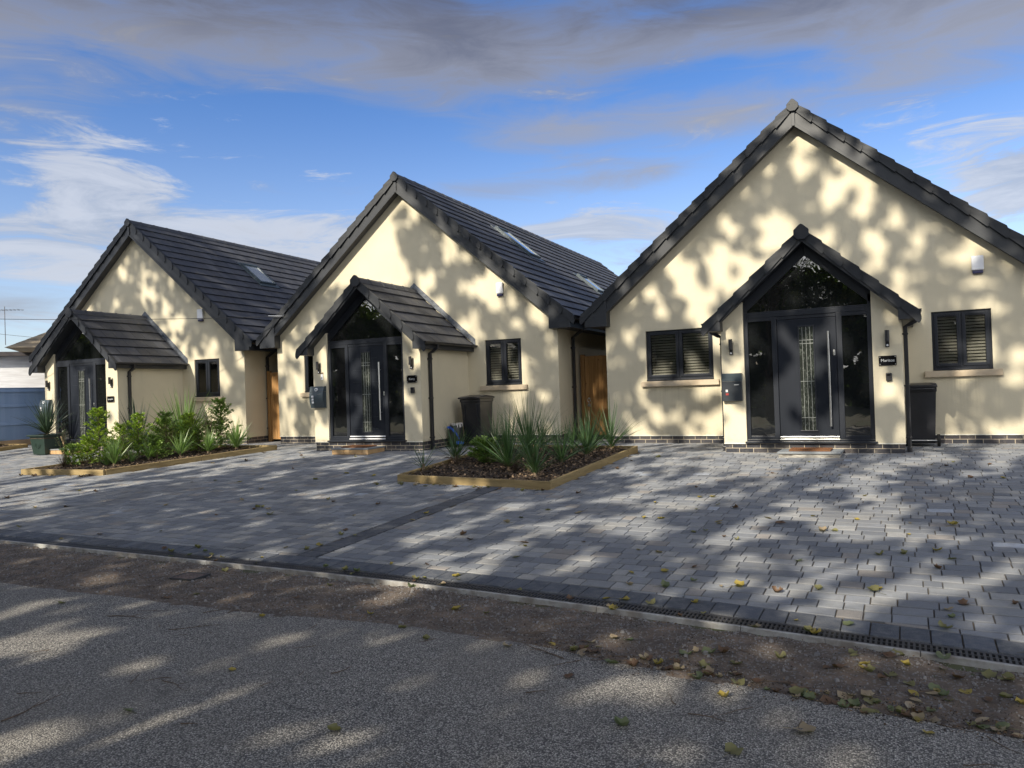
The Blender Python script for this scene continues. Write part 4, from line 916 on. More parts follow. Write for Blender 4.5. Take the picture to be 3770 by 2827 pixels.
for k_ in range(9): a, b2 = ru(-.10, .10), ru(-.10, .10); m.hexa([(a - .05, b2 - .03, .38), (a + .05, b2 - .04, .38), (a + .04, b2 + .04, .39), (a - .04, b2 + .03, .39), (a - .04, b2 - .03, .44 + ru(0, .04)), (a + .05, b2 - .02, .44 + ru(0, .04)), (a + .04, b2 + .04, .43), (a - .05, b2 + .03, .45)], ru(.3, 1.2))
m.build('rubbish', 'bag_paper', s)
# ------------------------------------------------------------------ raised beds
def bed(name_label, P, nstrip, h=.105, th=.05):
    c = Vector((sum(p[0] for p in P) / 4, sum(p[1] for p in P) / 4, 0)); s = thing('raised_bed', name_label, 'raised bed', (c.x, c.y, 0), 0, 'timber edged raised beds')
    for k_ in range(4):
        a, b2 = Vector((*P[k_], 0)), Vector((*P[(k_ + 1) % 4], 0)); d = (b2 - a).normalized(); nI = Vector((-d.y, d.x, 0)); ln = (b2 - a).length
        long_ = abs(d.y) > .5; ts = [0, .52, 1] if ln > 3 else [0, 1]
        m = MB()
        for t0, t1 in zip(ts, ts[1:]):
            p0 = a + d * (ln * t0 + (th if (t0 == 0 and not long_ == False) else .002)); p1 = a + d * (ln * t1 - (th if (t1 == 1 and long_) else .002))
            if long_ is False: p0 = a + d * (ln * t0 + .001); p1 = a + d * (ln * t1 - .001)
            z0, z1 = gz(p0.y), gz(p1.y); q = [p0, p1, p1 + nI * th, p0 + nI * th]
            m.hexa([(v.x - c.x, v.y - c.y, zz_ - .03) for v, zz_ in zip(q, (z0, z1, z1, z0))] + [(v.x - c.x, v.y - c.y, zz_ + h) for v, zz_ in zip(q, (z0, z1, z1, z0))], ru(.92, 1.06))
        m.build('board', 'sleeper_wood_long' if long_ else 'sleeper_wood', s, bevel=.006)
    m = MB(); n = 26; vs = []
    for i in range(n + 1):
        for j in range(n + 1):
            u, v = i / n, j / n; a = Vector(P[0]) * (1 - u) + Vector(P[1]) * u; b2 = Vector(P[3]) * (1 - u) + Vector(P[2]) * u; p = a * (1 - v) + b2 * v
            cc = Vector((c.x, c.y)); p = cc + (p - cc) * .975
            vs.append((p.x - c.x, p.y - c.y, gz(p.y) + .055 + .03 * noise.noise(Vector((p.x * 2, p.y * 2, 0))) + .025 * noise.noise(Vector((p.x * 11, p.y * 11, 0)))))
    m.add(vs, [(i * (n + 1) + j, (i + 1) * (n + 1) + j, (i + 1) * (n + 1) + j + 1, i * (n + 1) + j + 1) for i in range(n) for j in range(n)]); m.build('soil', 'mulch', s, smooth=True)
    m = MB()
    for i in range(nstrip):                          # chippings: too many to count
        u, v = ru(.03, .97), ru(.02, .98); a = Vector(P[0]) * (1 - u) + Vector(P[1]) * u; b2 = Vector(P[3]) * (1 - u) + Vector(P[2]) * u; p = a * (1 - v) + b2 * v; r = ru(.015, .04); an = ru(0, 3.14); e = ru(.3, .7)
        z = gz(p.y) + .065 + ru(0, .03); dx_, dy_ = math.cos(an) * r, math.sin(an) * r; tl = ru(-.018, .018)
        x_, y_ = p.x - c.x, p.y - c.y
        col = random.choice(((.35, .3, .3), (.8, .7, .6), (1.3, 1.1, .9), (2.2, 1.8, 1.3), (3.6, 3.0, 2.2), (.5, .45, .4)))
        m.add([(x_ - dx_, y_ - dy_, z - tl), (x_ + dy_ * e, y_ - dx_ * e, z + ru(-.004, .012)), (x_ + dx_, y_ + dy_, z + tl), (x_ - dy_ * e, y_ + dx_ * e, z + ru(-.004, .012))], [(0, 1, 2, 3)], col)
    o = m.build('bark_chippings', 'chip', s); o['kind'] = 'stuff'
m_, t, b = mat('chip', rough=.9); at = t.node('ShaderNodeAttribute', attribute_name='Col').outputs['Color']; t.l.new(t.mix(1.0, (0.062, 0.051, 0.042), at, 'MULTIPLY'), b.inputs['Base Color'])
bed('timber edged bed of spiky green plants in the middle of the paving', BED2, 5200)
bed('timber edged bed crowded with bright shrubs before the far left bungalow', BED1, 2500)
BED0 = [(-24.4, 12.15), (-22.1, 12.2), (-22.3, 13.1), (-24.3, 13.1)]
bed('small timber edged bed by the blue fence at the left edge', BED0, 300)
# ------------------------------------------------------------------ plants
def blade(mb, base, d, ln, wd, droop, col, seg=5):
    d = Vector(d).normalized(); side = d.cross(Vector((0, 0, 1)))
    if side.length < .05: side = Vector((1, 0, 0))
    side.normalize(); roll = ru(-.7, .7); nrm = side.cross(d).normalized(); side = side * math.cos(roll) + nrm * math.sin(roll); p = Vector(base); vs = []; dd = d.copy()
    for i in range(seg + 1):
        f = i / seg; wv = wd * (.55 + 1.4 * f if f < .3 else 1 - ((f - .3) / .7) ** 1.6) * .5
        wv = max(wv, .0006); q = side.cross(dd).normalized() * wv * .35
        vs += [tuple(p - side * wv + q), tuple(p), tuple(p + side * wv + q)]
        p = p + dd * (ln / seg); dd = (dd + Vector((0, 0, -1)) * droop / seg * (0.4 + 1.2 * f)).normalized()
    fs = []
    for i in range(seg): a = i * 3; fs += [(a, a + 1, a + 4, a + 3), (a + 1, a + 2, a + 5, a + 4)]
    mb.add(vs, fs, col)
def cordyline(x, y, H, label, n=60, material='sword_leaf', spread=.75, z0=None, wd=.026, stem=.10, group=None, skirt=None, name='cordyline', droop=.5):
    z = (gz(y) + .06) if z0 is None else z0; s = thing(name, label, 'plant', (x, y, z), 0, group); m = MB(); m2 = MB()
    for i in range(n):
        a = ru(0, 6.283); f = rnd() ** .8; tilt = spread * (.08 + 1.0 * f); ln = H * ru(.62, 1.08) * (1.0 - .12 * f)
        if tilt > 1.2: tilt = 1.2
        z_ = stem * ru(.5, 1.2) * (1 - .6 * f); dr = droop * (.15 + f) * ru(.5, 1.3)
        blade(m, (ru(-.015, .015), ru(-.015, .015), z_), (math.sin(tilt) * math.cos(a), math.sin(tilt) * math.sin(a), math.cos(tilt)), ln, wd * ru(.7, 1.15), dr, ru(.65, 1.35))
    m.build('leaves', material, s)
    m2.tube([(0, 0, -.05), (0, 0, stem * .5), (.005, 0, stem * 1.2)], [.028, .024, .018], 8); m2.build('stem', 'stem_brown', s)
    if skirt:
        m3 = MB()
        for i in range(skirt): a = ru(0, 6.283); tilt = ru(.9, 1.45); blade(m3, (0, 0, .05), (math.sin(tilt) * math.cos(a), math.sin(tilt) * math.sin(a), math.cos(tilt)), H * ru(.3, .5), wd * .8, .9, ru(.6, 1.3))
        m3.build('dead_leaves', 'sword_leaf_brown', s)
    return s
G1 = 'spiky plants in the central raised bed'
B2 = [(-6.87, 10.15, .43, 'small sparse spiky plant alone at the left front corner of the central bed', 16, None), (-6.85, 11.1, .60, 'spiky plant with dead brown base leaves second from the left in the central bed', 42, 26),
      (-6.7, 12.24, .62, 'spiky plant in front of the wheelie bin in the central bed', 40, None), (-5.49, 10.43, .78, 'large spiky plant with purple brown leaves at its foot in the central bed', 75, 46),
      (-5.75, 11.67, .92, 'tallest spiky plant of the central bed, rising at its back middle', 72, None), (-4.80, 9.92, .60, 'spiky plant nearest the front timber board of the central bed', 44, None),
      (-4.88, 11.05, .56, 'spiky plant right of the middle by the long right board of the central bed', 44, None), (-4.79, 11.88, .66, 'dense spiky plant third from the back right corner of the central bed', 50, None),
      (-5.05, 12.75, .60, 'spiky plant against the foot of the side gate in the central bed', 44, None), (-4.70, 12.8, .70, 'spiky plant with long arching leaves at the back right corner of the central bed', 46, None),
      (-5.2, 12.2, .50, 'low spiky plant half hidden among the others in the central bed', 30, None), (-5.95, 12.6, .62, 'rear spiky plant before the dappled wall in the central bed', 40, None)]
for x, y, H_, lb, n, sk in B2: cordyline(x, y, H_ * 1.28, lb, int(n * 1.55), 'sword_leaf', .98, group=G1, skirt=sk, wd=.0145)
G2 = 'spiky plants in the left raised bed'
for x, y, H_, lb, n, mt, sp in [(-16.0, 11.9, 1.12, 'large dark spiky plant in front of the far left door', 60, 'sword_leaf_dark', .95), (-14.9, 12.3, 1.30, 'large pale green spiky plant below the far left window', 110, 'sword_leaf_bright', .95),
      (-14.11, 10.74, .48, 'small upright spiky plant third from the front of the left bed board', 26, 'sword_leaf_bright', .8), (-13.79, 11.26, .50, 'small bright spiky plant in the middle of the left bed board', 46, 'sword_leaf_bright', .95),
      (-13.56, 11.79, .48, 'small bright spiky plant second from the gate end of the left bed', 40, 'sword_leaf_bright', .9), (-13.42, 12.45, .60, 'bright spiky plant nearest the gate end of the left bed', 60, 'sword_leaf_bright', .85),
      (-14.1, 9.95, .50, 'grassy pale spiky plant at the front corner of the left bed', 60, 'sword_leaf_bright', .7)]:
    cordyline(x, y, H_ * 1.15, lb, int(n * 1.5), mt, sp, group=G2, wd=.034 if H_ > .9 else .024)
cordyline(-23.35, 12.55, .75, 'spiky plant leaning in at the left edge of the picture', 30, 'sword_leaf_dark', 1.15, wd=.03, droop=.8)
def conifer(x, y, H_, R, label, mt, n=34, group='leafy shrubs in the left raised bed', dens=26, shape=1.0):
    dens = int(dens * 2.2); R *= 1.12
    s = thing('conifer_shrub', label, 'shrub', (x, y, gz(y) + .06), 0, group); m = MB(); st = MB(); st.tube([(0, 0, -.05), (.01, 0, H_ * .5), (0, .01, H_ * .92)], [.012, .008, .003], 6)
    for i in range(n):
        f = (i + rnd()) / n; z = H_ * (.05 + .93 * f); a = i * 2.4 + ru(-.3, .3); r = R * (1 - f) ** (.5 * shape) * ru(.30, 1.45) + .04; up = .25 + .6 * f
        p0 = Vector((0, 0, z * .92)); dv = Vector((math.cos(a), math.sin(a), up)).normalized(); p1 = p0 + dv * r
        st.tube([p0, p1], [.004, .0015], 4, cap=False)
        for k_ in range(dens):                        # flat scale sprays
            g_ = rnd() ** .7; c = p0.lerp(p1, g_) + Vector((ru(-1, 1), ru(-1, 1), ru(-.7, .9))) * .028; L_ = ru(.03, .062); a2 = a + ru(-1.1, 1.1); e = Vector((math.cos(a2), math.sin(a2), ru(-.2, 1.0))).normalized(); q = e.cross(Vector((ru(-1, 1), ru(-1, 1), 1))).normalized() * L_ * ru(.12, .34)
            m.add([tuple(c), tuple(c + e * L_ * .5 + q), tuple(c + e * L_), tuple(c + e * L_ * .5 - q)], [(0, 1, 2, 3)], ru(.5, 1.5))
    m.build('foliage', mt, s); st.build('stem', 'stem_brown', s); return s
conifer(-14.85, 10.15, 1.24, .30, 'tall feathery bright green shrub at the front of the left bed', 'conifer_bright', 46, dens=40)
conifer(-15.05, 10.8, .8, .32, 'broad yellow green shrub right behind the tall feathery one', 'conifer_bright', 34, dens=34)
conifer(-14.7, 10.95, 1.02, .27, 'feathery green shrub in front of the porch downpipe', 'conifer_bright', 40, dens=34)
conifer(-14.45, 11.45, 1.0, .30, 'rounded bright shrub before the shaded porch side wall', 'conifer_mid', 38, dens=34)
conifer(-14.25, 11.9, .92, .34, 'wide bright shrub below the large pale spiky plant', 'conifer_bright', 42, dens=36)
conifer(-13.95, 12.5, 1.22, .34, 'tall dark green loose shrub beside the far left window', 'conifer_mid', 60, dens=40)
conifer(-15.1, 9.75, .45, .26, 'low grassy green shrub at the front left corner of the left bed', 'conifer_mid', 24, dens=30)
conifer(-14.5, 10.2, .5, .28, 'low yellow green shrub beside the front right corner of the left bed', 'conifer_bright', 24, dens=30)
conifer(-14.35, 11.0, .5, .30, 'low dark shrub in the middle of the left bed', 'conifer_mid', 24, dens=30)
conifer(-14.0, 11.9, .55, .28, 'low green shrub behind the small bright spiky plants', 'conifer_mid', 24, dens=30)
conifer(-14.95, 9.95, .62, .26, 'fine yellow green shrub beside the leaning stake', 'conifer_bright', 26, dens=30)
conifer(-14.05, 10.9, .42, .30, 'low spreading green shrub leaning over the long board of the left bed', 'conifer_mid', 24, dens=28)
conifer(-13.85, 12.1, .70, .26, 'fine green shrub between the window and the long board', 'conifer_mid', 26, dens=28)
conifer(-14.8, 11.6, .85, .30, 'feathery green shrub behind the centre of the left bed', 'conifer_bright', 30, dens=30)
conifer(-6.2, 10.95, .36, .26, 'low fine leaved bushy plant among the spiky plants of the central bed', 'conifer_mid', 30, 'shrubs of the central bed', 60, .5)
def twiggy(x, y, H_, R, label, mt, n=14, leaf=.03, per=16, group='leafy shrubs in the left raised bed'):
    s = thing('leafy_shrub', label, 'shrub', (x, y, gz(y) + .06), 0, group); m = MB(); st = MB()
    for i in range(n):
        a = ru(0, 6.28); t0 = ru(.05, .5); tip = Vector((R * math.sin(t0 * 2) * math.cos(a), R * math.sin(t0 * 2) * math.sin(a), H_ * ru(.55, 1.0))); mid = tip * .5 + Vector((ru(-.04, .04), ru(-.04, .04), .05))
        st.tube([(0, 0, -.02), mid, tip], [.006, .004, .0015], 4, cap=False)
        for k_ in range(per):
            f = ru(.25, 1.0); c = (Vector((0, 0, 0)).lerp(mid, f * 2) if f < .5 else mid.lerp(tip, f * 2 - 1)) + Vector((ru(-1, 1), ru(-1, 1), ru(-1, 1))) * .03
            e = Vector((ru(-1, 1), ru(-1, 1), ru(-.4, .8))).normalized(); q = e.cross(Vector((ru(-1, 1), ru(-1, 1), 1))).normalized() * leaf * .32; L_ = leaf * ru(.7, 1.3)
            m.add([tuple(c), tuple(c + e * L_ * .5 + q), tuple(c + e * L_), tuple(c + e * L_ * .5 - q)], [(0, 1, 2, 3)], ru(.5, 1.5))
    m.build('foliage', mt, s); st.build('stem', 'stem_brown', s)
twiggy(-15.32, 9.75, .88, .30, 'sparse twiggy shrub with small round leaves beside the garden stake', 'shrub_leaf', 14, .032, 18)
twiggy(-13.75, 11.95, 1.2, .34, 'sparse open shrub with purple tinged leaves under the far left window', 'shrub_leaf', 20, .034, 30)
twiggy(-14.35, 11.4, .78, .24, 'yellow speckled shrub in the centre of the left bed', 'shrub_yellow', 20, .028, 28)
twiggy(-14.6, 10.5, .6, .3, 'loose green shrub between the feathery shrubs of the left bed', 'shrub_leaf', 16, .034, 26)
twiggy(-5.0, 10.1, .18, .2, 'tiny leafy weed by the front board of the central bed', 'shrub_leaf', 6, .03, 8, 'shrubs of the central bed')
for i_, (x, y, h_, lb) in enumerate([(-6.62, 10.75, .24, 'brown dry grass tuft beside the second spiky plant of the central bed'), (-5.25, 10.2, .26, 'purple brown grass tuft in the front middle of the central bed')]):
    cordyline(x, y, h_, lb, 50, 'sword_leaf_brown', 1.0, name='grass_tuft', wd=.010, stem=.02)
for x, y, h_, lb, mt in [(-15.15, 9.6, .34, 'brownish grass tuft at the front left corner of the left bed', 'sword_leaf_brown'), (-14.4, 10.0, .38, 'green grass tuft behind the front board of the left bed', 'sword_leaf_bright'), (-14.25, 10.45, .36, 'yellowing grass tuft by the long board of the left bed', 'sword_leaf_bright')]:
    cordyline(x, y, h_, lb, 60, mt, .9, name='grass_tuft', wd=.010, stem=.02)
m = MB(); m.tube([(0, 0, -.05), (-.20, -.1, .62)], .016, 4, square=True); o = m.build('garden_stake', 'stake_wood'); o.location = (-15.42, 9.95, -.10); tag(o, 'thin leaning wooden stake at the front left of the left bed', 'stake')
# potted plant
px, py = -19.36, 11.85; pz = gz(py)
s = thing('plant_pot', 'dark green square tapered pot with a round emblem near the far left door', 'pot', (px, py, pz), .06); m = MB()
def sqring(r, z): return [(-r, -r, z), (r, -r, z), (r, r, z), (-r, r, z)]
R_ = [sqring(.22, 0), sqring(.275, .46), sqring(.325, .462), sqring(.325, .50), sqring(.285, .50), sqring(.27, .44)]; vs = sum(R_, [])
fs = [(3, 2, 1, 0)] + [(k_ * 4 + j, k_ * 4 + (j + 1) % 4, (k_ + 1) * 4 + (j + 1) % 4, (k_ + 1) * 4 + j) for k_ in range(5) for j in range(4)]; m.add(vs, fs); m.build('body', 'pot_green', s, bevel=.008)
m = MB(); m.tube([(.09 * math.cos(a), -.252 - .0, .25 + .09 * math.sin(a)) for a in [k_ * math.pi / 10 for k_ in range(21)]], .006, 5, cap=False); m.tube([(.05 * math.cos(a), -.252, .25 + .05 * math.sin(a)) for a in [k_ * math.pi / 10 for k_ in range(21)]], .004, 5, cap=False); m.build('emblem', 'pot_green', s)
m = MB(); m.box(-.27, .27, -.27, .27, .40, .44); m.build('soil', 'mulch', s)
cordyline(px, py, .98, 'dark spiky plant growing in the green pot', 85, 'sword_leaf_dark', 1.0, z0=pz + .44, wd=.030, stem=.16, skirt=12, droop=.75)
# ------------------------------------------------------------------ left boundary and neighbour
s = thing('garden_fence', 'blue grey painted board fence at the left edge', 'fence', (-24.0, 12.0, 0)); m = MB(); m2 = MB(); wl = MB()
def fx(y): return -.06 * (y)
y = -3.0
while y < 10:
    m.hexa([(fx(y), y + .003, .17), (fx(y) + .02, y + .003, .17), (fx(y) + .02, y + .147, .17), (fx(y), y + .147, .17), (fx(y), y + .003, 1.72), (fx(y) + .02, y + .003, 1.72), (fx(y) + .02, y + .147, 1.72), (fx(y), y + .147, 1.72)], ru(.85, 1.1)); y += .15
m.build('boards', 'fence_blue', s)
for z in (.62, 1.17, 1.62): m2.hexa([(fx(-3) + .021, -3, z), (fx(-3) + .065, -3, z), (fx(10) + .065, 10, z), (fx(10) + .021, 10, z), (fx(-3) + .021, -3, z + .09), (fx(-3) + .05, -3, z + .09), (fx(10) + .05, 10, z + .09), (fx(10) + .021, 10, z + .09)])
m2.hexa([(fx(-3) - .02, -3, 1.72), (fx(-3) + .05, -3, 1.72), (fx(10) + .05, 10, 1.72), (fx(10) - .02, 10, 1.72), (fx(-3) - .02, -3, 1.75), (fx(-3) + .05, -3, 1.75), (fx(10) + .05, 10, 1.75), (fx(10) - .02, 10, 1.75)])
m2.build('rail', 'fence_blue', s)
s = thing('low_wall', 'low sandy rendered wall under the blue fence', 'wall', (-24.0, 12.0, 0))
wl.hexa([(fx(-3) - .12, -3, -.25), (fx(-3) + .12, -3, -.25), (fx(10) + .12, 10, -.25), (fx(10) - .12, 10, -.25), (fx(-3) - .12, -3, .17), (fx(-3) + .12, -3, .17), (fx(10) + .12, 10, .17), (fx(10) - .12, 10, .17)]); wl.build('wall', 'low_wall_render', s)
# neighbour: wall runs from A to B, eaves 3.0 m
A = Vector((-29.0, 15.6, 0)); B = Vector((-41.2, 26.0, 0)); d = (B - A).normalized(); ang = math.atan2(d.y, d.x)
s = thing('white_bungalow', 'white weatherboarded bungalow beyond the blue fence at the left edge', 'house', (A.x, A.y, 0), ang)
# local x along the wall away from camera side, local +y is left of travel -> faces the camera when y<0 is reversed below
LN = (B - A).length; m = MB()
for k_ in range(20): z = .0 + k_ * .15; m.hexa([(0, -.0, z), (LN, -.0, z), (LN, .03, z), (0, .03, z), (0, -.0, z + .148), (LN, .0, z + .148), (LN, .012, z + .148), (0, .012, z + .148)], ru(.92, 1.05))
m.box(0, LN, -5, -.001, 0, 3.0); m.build('wall', 'board_white', s)
m = MB(); m.box(-.2, LN + .2, .0, .10, 2.76, 2.98); m.box(4.62, 4.76, .03, .055, 0, 2.76); m.hexa([(2.4, .03, 2.72), (2.6, .03, 2.76), (4.62, .03, 2.34), (4.62, .03, 2.22), (2.4, .055, 2.72), (2.6, .055, 2.76), (4.62, .055, 2.34), (4.62, .055, 2.22)]); m.build('fascia', 'fascia_white', s)
m = MB(); m.box(-.3, LN + .3, -5, .16, 2.98, 3.13); rfn = m.build('roof', 'roof_felt', s)
m = MB()
n_ = 12
for k_ in range(n_):                                 # hipped tiled roof set back
    f0, f1 = k_ / n_, (k_ + 1) / n_; e0, e1 = 1 - f0, 1 - f1
    def q(e, z): return [(-3 + 4.3 - 4.3 * e, -1.2 - 3 + 3 * e, z), (-3 + 4.3 + 4.3 * e, -1.2 - 3 + 3 * e, z), (-3 + 4.3 + 4.3 * e, -4.2 - 3 * e, z), (-3 + 4.3 - 4.3 * e, -4.2 - 3 * e, z)]
    m.hexa(q(e0, 3.1 + 1.9 * f0)[::-1] + q(e1 * .995, 3.1 + 1.9 * f1 + .0)[::-1], ru(.85, 1.1)) if e1 > 0 else None
m.build('roof_tiles', 'roof_tan', s)
m = MB(); m.box(6.1, 10.2, .0, .07, 1.45, 2.34); wn = m.build('window', 'window_brown', s); m = MB(); m.box(6.25, 10.1, .072, .078, 1.55, 2.24); m.build('pane', 'glass_dark', wn); m = MB(); m.box(6.9, 8.9, .08, .084, 1.60, 2.02); m.build('curtain', 'curtain', wn)
m = MB(); m.tube([(0, 0, 0), (0, 0, 1.6)], .014, 6); m.tube([(-.55, 0, 1.45), (.75, 0, 1.45)], .008, 6)
for k_ in range(8): m.tube([(-.45 + k_ * .15, -.28, 1.45), (-.45 + k_ * .15, .28, 1.45)], .006, 5)
m.tube([(-.5, 0, 1.35), (-.42, 0, 1.6)], .012, 5); o = m.build('tv_aerial', 'aerial_metal'); o.location = (-33.2, 18.7, 3.75); o.rotation_euler = (0, 0, .6); tag(o, 'thin television aerial above the tan roof at the left edge', 'aerial')
# ------------------------------------------------------------------ trees behind the camera: their crowns cast the dappled shade
GX = [-200, 0, 200, 400, 600, 800, 1000, 1200, 1400, 1600, 1800, 2000, 2212, 2400]
GY = [250, 400, 550, 700, 850, 955, 1000, 1040, 1085, 1130, 1250, 1400, 1530, 1700]
LIT = [[.3, .3, .3, .2, .4, .8, .3, .2, .2, .30, .45, .35, .3, .3],
       [.3, .3, .2, .15, .4, 1.0, .10, .15, .2, .30, .60, .15, .2, .3],
       [.3, .3, .14, .12, .30, 1.0, .30, .20, .28, .35, .55, .18, .15, .2],
       [.3, .22, .22, .22, .35, .80, .82, .26, .26, .32, .42, .22, .30, .3],
       [.5, .60, .62, .60, .50, .80, .70, .36, .28, .40, .25, .20, .22, .2],
       [.6, .8, .95, .98, .95, .55, .30, .30, .68, .74, .72, .68, .55, .4],
       [.9, .95, .97, .92, .60, .20, .15, .25, .66, .74, .74, .70, .55, .4],
       [.9, .98, .90, .35, .05, .05, .10, .26, .58, .62, .60, .58, .42, .3],
       [.4, .55, .12, .04, .04, .05, .20, .28, .45, .52, .50, .48, .38, .3],
       [.1, .06, .03, .04, .04, .10, .36, .28, .40, .52, .42, .40, .42, .3],
       [.1, .05, .02, .02, .05, .18, .28, .10, .16, .28, .38, .25, .12, .1],
       [.2, .22, .20, .08, .14, .08, .06, .04, .16, .15, .10, .10, .10, .1],
       [.2, .22, .25, .12, .16, .10, .08, .10, .22, .28, .15, .10, .10, .1],
       [.2, .20, .20, .25, .25, .20, .28, .25, .30, .30, .20, .12, .10, .1]]
def litmap(px_):
    x, y = px_
    x = min(max(x, GX[0]), GX[-1] - .01); y = min(max(y, GY[0]), GY[-1] - .01)
    i = max(k_ for k_ in range(len(GX) - 1) if GX[k_] <= x); j = max(k_ for k_ in range(len(GY) - 1) if GY[k_] <= y)
    u = (x - GX[i]) / (GX[i + 1] - GX[i]); v = (y - GY[j]) / (GY[j + 1] - GY[j])
    return (LIT[j][i] * (1 - u) + LIT[j][i + 1] * u) * (1 - v) + (LIT[j + 1][i] * (1 - u) + LIT[j + 1][i + 1] * u) * v
E1 = Vector((math.cos(SUN_AZ), -math.sin(SUN_AZ), 0)); E2 = E1.cross(SUN_T).normalized()
if E2.z < 0: E2 = -E2
TX = [-31, -24.5, -18, -11.5, -5, 1.0]; trees = [MB() for _ in TX]; tips = [[] for _ in TX]
def leaf(mb, c, r, col):
    n = Vector((ru(-1, 1), ru(-1, 1), ru(-.6, 1))) - SUN_T * 1.2; n.normalize(); a = n.cross(Vector((ru(-1, 1), ru(-1, 1), ru(-1, 1)))).normalized(); b_ = n.cross(a)
    vs = [c - a * r, c - a * r * .3 - b_ * r * .62, c + a * r * .55 - b_ * r * .5, c + a * r, c + a * r * .5 + b_ * r * .55, c - a * r * .35 + b_ * r * .6]
    mb.add([tuple(v) for v in vs], [(0, 1, 2, 3, 4, 5)], col)
O0 = Vector((-10, 14.8, 0)); CELL = .15
def nz(u, v): return noise.noise(Vector((u * 1.9, v * 1.7, 1))) * .46 + noise.noise(Vector((u * 3.9, v * 3.6, 7))) * .44 + noise.noise(Vector((u * .55, v * .45, 3))) * .42
def ng(u, v): return noise.noise(Vector((u * 1.35, v * 1.1, 11))) * .60 + noise.noise(Vector((u * 2.8, v * 2.4, 17))) * .34 + noise.noise(Vector((u * .45, v * .40, 13))) * .30
import bisect
uvs = [(ru(-19, 16), ru(-13, 7)) for _ in range(4000)]
smp = [sorted(f_(*p) for p in uvs) for f_ in (nz, ng)]
def rank(u, v, gr): return bisect.bisect_left(smp[gr], (nz, ng)[gr](u, v)) / 4000.0
cells = []
for iu in range(-133, 112):
    for iv in range(-91, 45):
        u, v = (iu + ru(-.5, .5)) * CELL, (iv + ru(-.5, .5)) * CELL
        P = O0 + E1 * u + E2 * v                      # follow this ray forward to the wall plane or the ground
        t1 = (14.8 - P.y) / SUN_T.y; Hh = P + SUN_T * t1
        if Hh.z < 0:
            zt = 0.0
            for _ in range(4): tt = (zt - P.z) / SUN_T.z; Hh = P + SUN_T * tt; zt = gz(Hh.y)
        if Hh.z > 7.2 or Hh.y < -1 or Hh.x < -27 or Hh.x > 6: continue
        cells.append((u, v, Hh))
def hit(u, v):
    P = O0 + E1 * u + E2 * v; H = P + SUN_T * ((14.8 - P.y) / SUN_T.y)
    if H.z < 0: H = P + SUN_T * ((-.15 - P.z) / SUN_T.z)
    return H
def lit_at(H):
    pp = project(H); return litmap(pp) if pp and -300 < pp[0] < 2500 and pp[1] < 1900 else .3
holes = {}                                            # small gaps between leaves: each throws a round sun spot
for _ in range(5600):
    u, v = ru(-20, 17), ru(-14, 7); r_ = ru(.04, .10) if rnd() < .75 else ru(.09, .15); H = hit(u, v); l_ = lit_at(H)
    if rnd() > l_ * (.80 if H.z > .3 else (.40 if H.y < 4.5 else .75)) + .01: continue
    for a in (-1, 0, 1):
        for b2 in (-1, 0, 1): holes.setdefault((int(u // .5) + a, int(v // .5) + b2), []).append((u, v, r_))
def free(p, r_):
    d = p - O0; u, v = d.dot(E1), d.dot(E2)
    for hu, hv, hr in holes.get((int(u // .5), int(v // .5)), ()):
        if (hu - u) ** 2 + (hv - v) ** 2 < (hr + r_ * .6) ** 2: return False
    return True
for u, v, Hh in cells:
        pp = project(Hh); lit = litmap(pp) if pp and -300 < pp[0] < 2500 and pp[1] < 1900 else .3
        q = rank(u, v, 0 if Hh.z > .3 or Hh.y > 4.6 else 1); lit = lit if lit > .8 else lit * (.62 if Hh.z > .3 else (.52 if Hh.y < 4.5 else .85))
        pl_ = 1.0 if q > lit + .03 else (.0 if q < lit - .03 else .5)
        if rnd() > pl_: continue
        gmin = 12.5 if Hh.z < .3 else 18.0
        tlo = max((6.5 - Hh.z) / -SUN_T.z, (Hh.y - 0.0) / SUN_T.y, gmin); thi = min((20.0 - Hh.z) / -SUN_T.z, (Hh.y + 15.0) / SUN_T.y, gmin + 8)
        if thi < tlo + .5: thi = tlo + 3
        c = Hh - SUN_T * ru(tlo, thi)
        k_ = min(range(len(TX)), key=lambda z_: abs(TX[z_] - c.x + 1.5 * noise.noise(Vector((c.x * .3, c.y * .3, c.z * .3)))))
        f = ru(.55, 1.4)
        for _ in range(4):
            cc = c + Vector((ru(-1, 1), ru(-1, 1), ru(-1, 1))) * .075; r_ = ru(.095, .155)
            if free(cc, r_): leaf(trees[k_], cc, r_, f)
        if rnd() < .010: tips[k_].append(c)
TL = ['tall broad leaved roadside tree first from the left behind the camera', 'tall roadside tree second from the left behind the camera', 'tall roadside tree third from the left behind the camera', 'tall roadside tree behind the camera opposite the middle bungalow', 'tall roadside tree behind the camera just left of the viewer', 'tall roadside tree behind the camera opposite the nearest bungalow']
for k_, x in enumerate(TX):
    s = thing('roadside_tree', TL[k_], 'tree', (x, -7.0, -.4), 0, 'tall trees across the road'); m = trees[k_]
    m.v = [(v[0] - x, v[1] + 7.0, v[2] + .4) for v in m.v]; m.build('crown', 'tree_leaf', s)
    m = MB(); trunk = [Vector((0, 0, 0)), Vector((.1, .05, 3)), Vector((-.05, .1, 6.5)), Vector((.1, 0, 10)), Vector((0, 0, 14)), Vector((.05, 0, 17))]; m.tube(trunk, [.38, .30, .26, .2, .12, .05], 12)
    for tp in tips[k_][:60]:
        tp = tp - Vector((x, -7, -.4)); h = max(3.5, min(15, tp.z * .62)); base = Vector((0, 0, h)); mid = base.lerp(tp, .5) + Vector((ru(-.4, .4), ru(-.4, .4), ru(0, .7))); m.tube([base, mid, tp], [.06, .035, .012], 5, cap=False)
    m.build('trunk', 'bark', s, smooth=True)
m = MB()
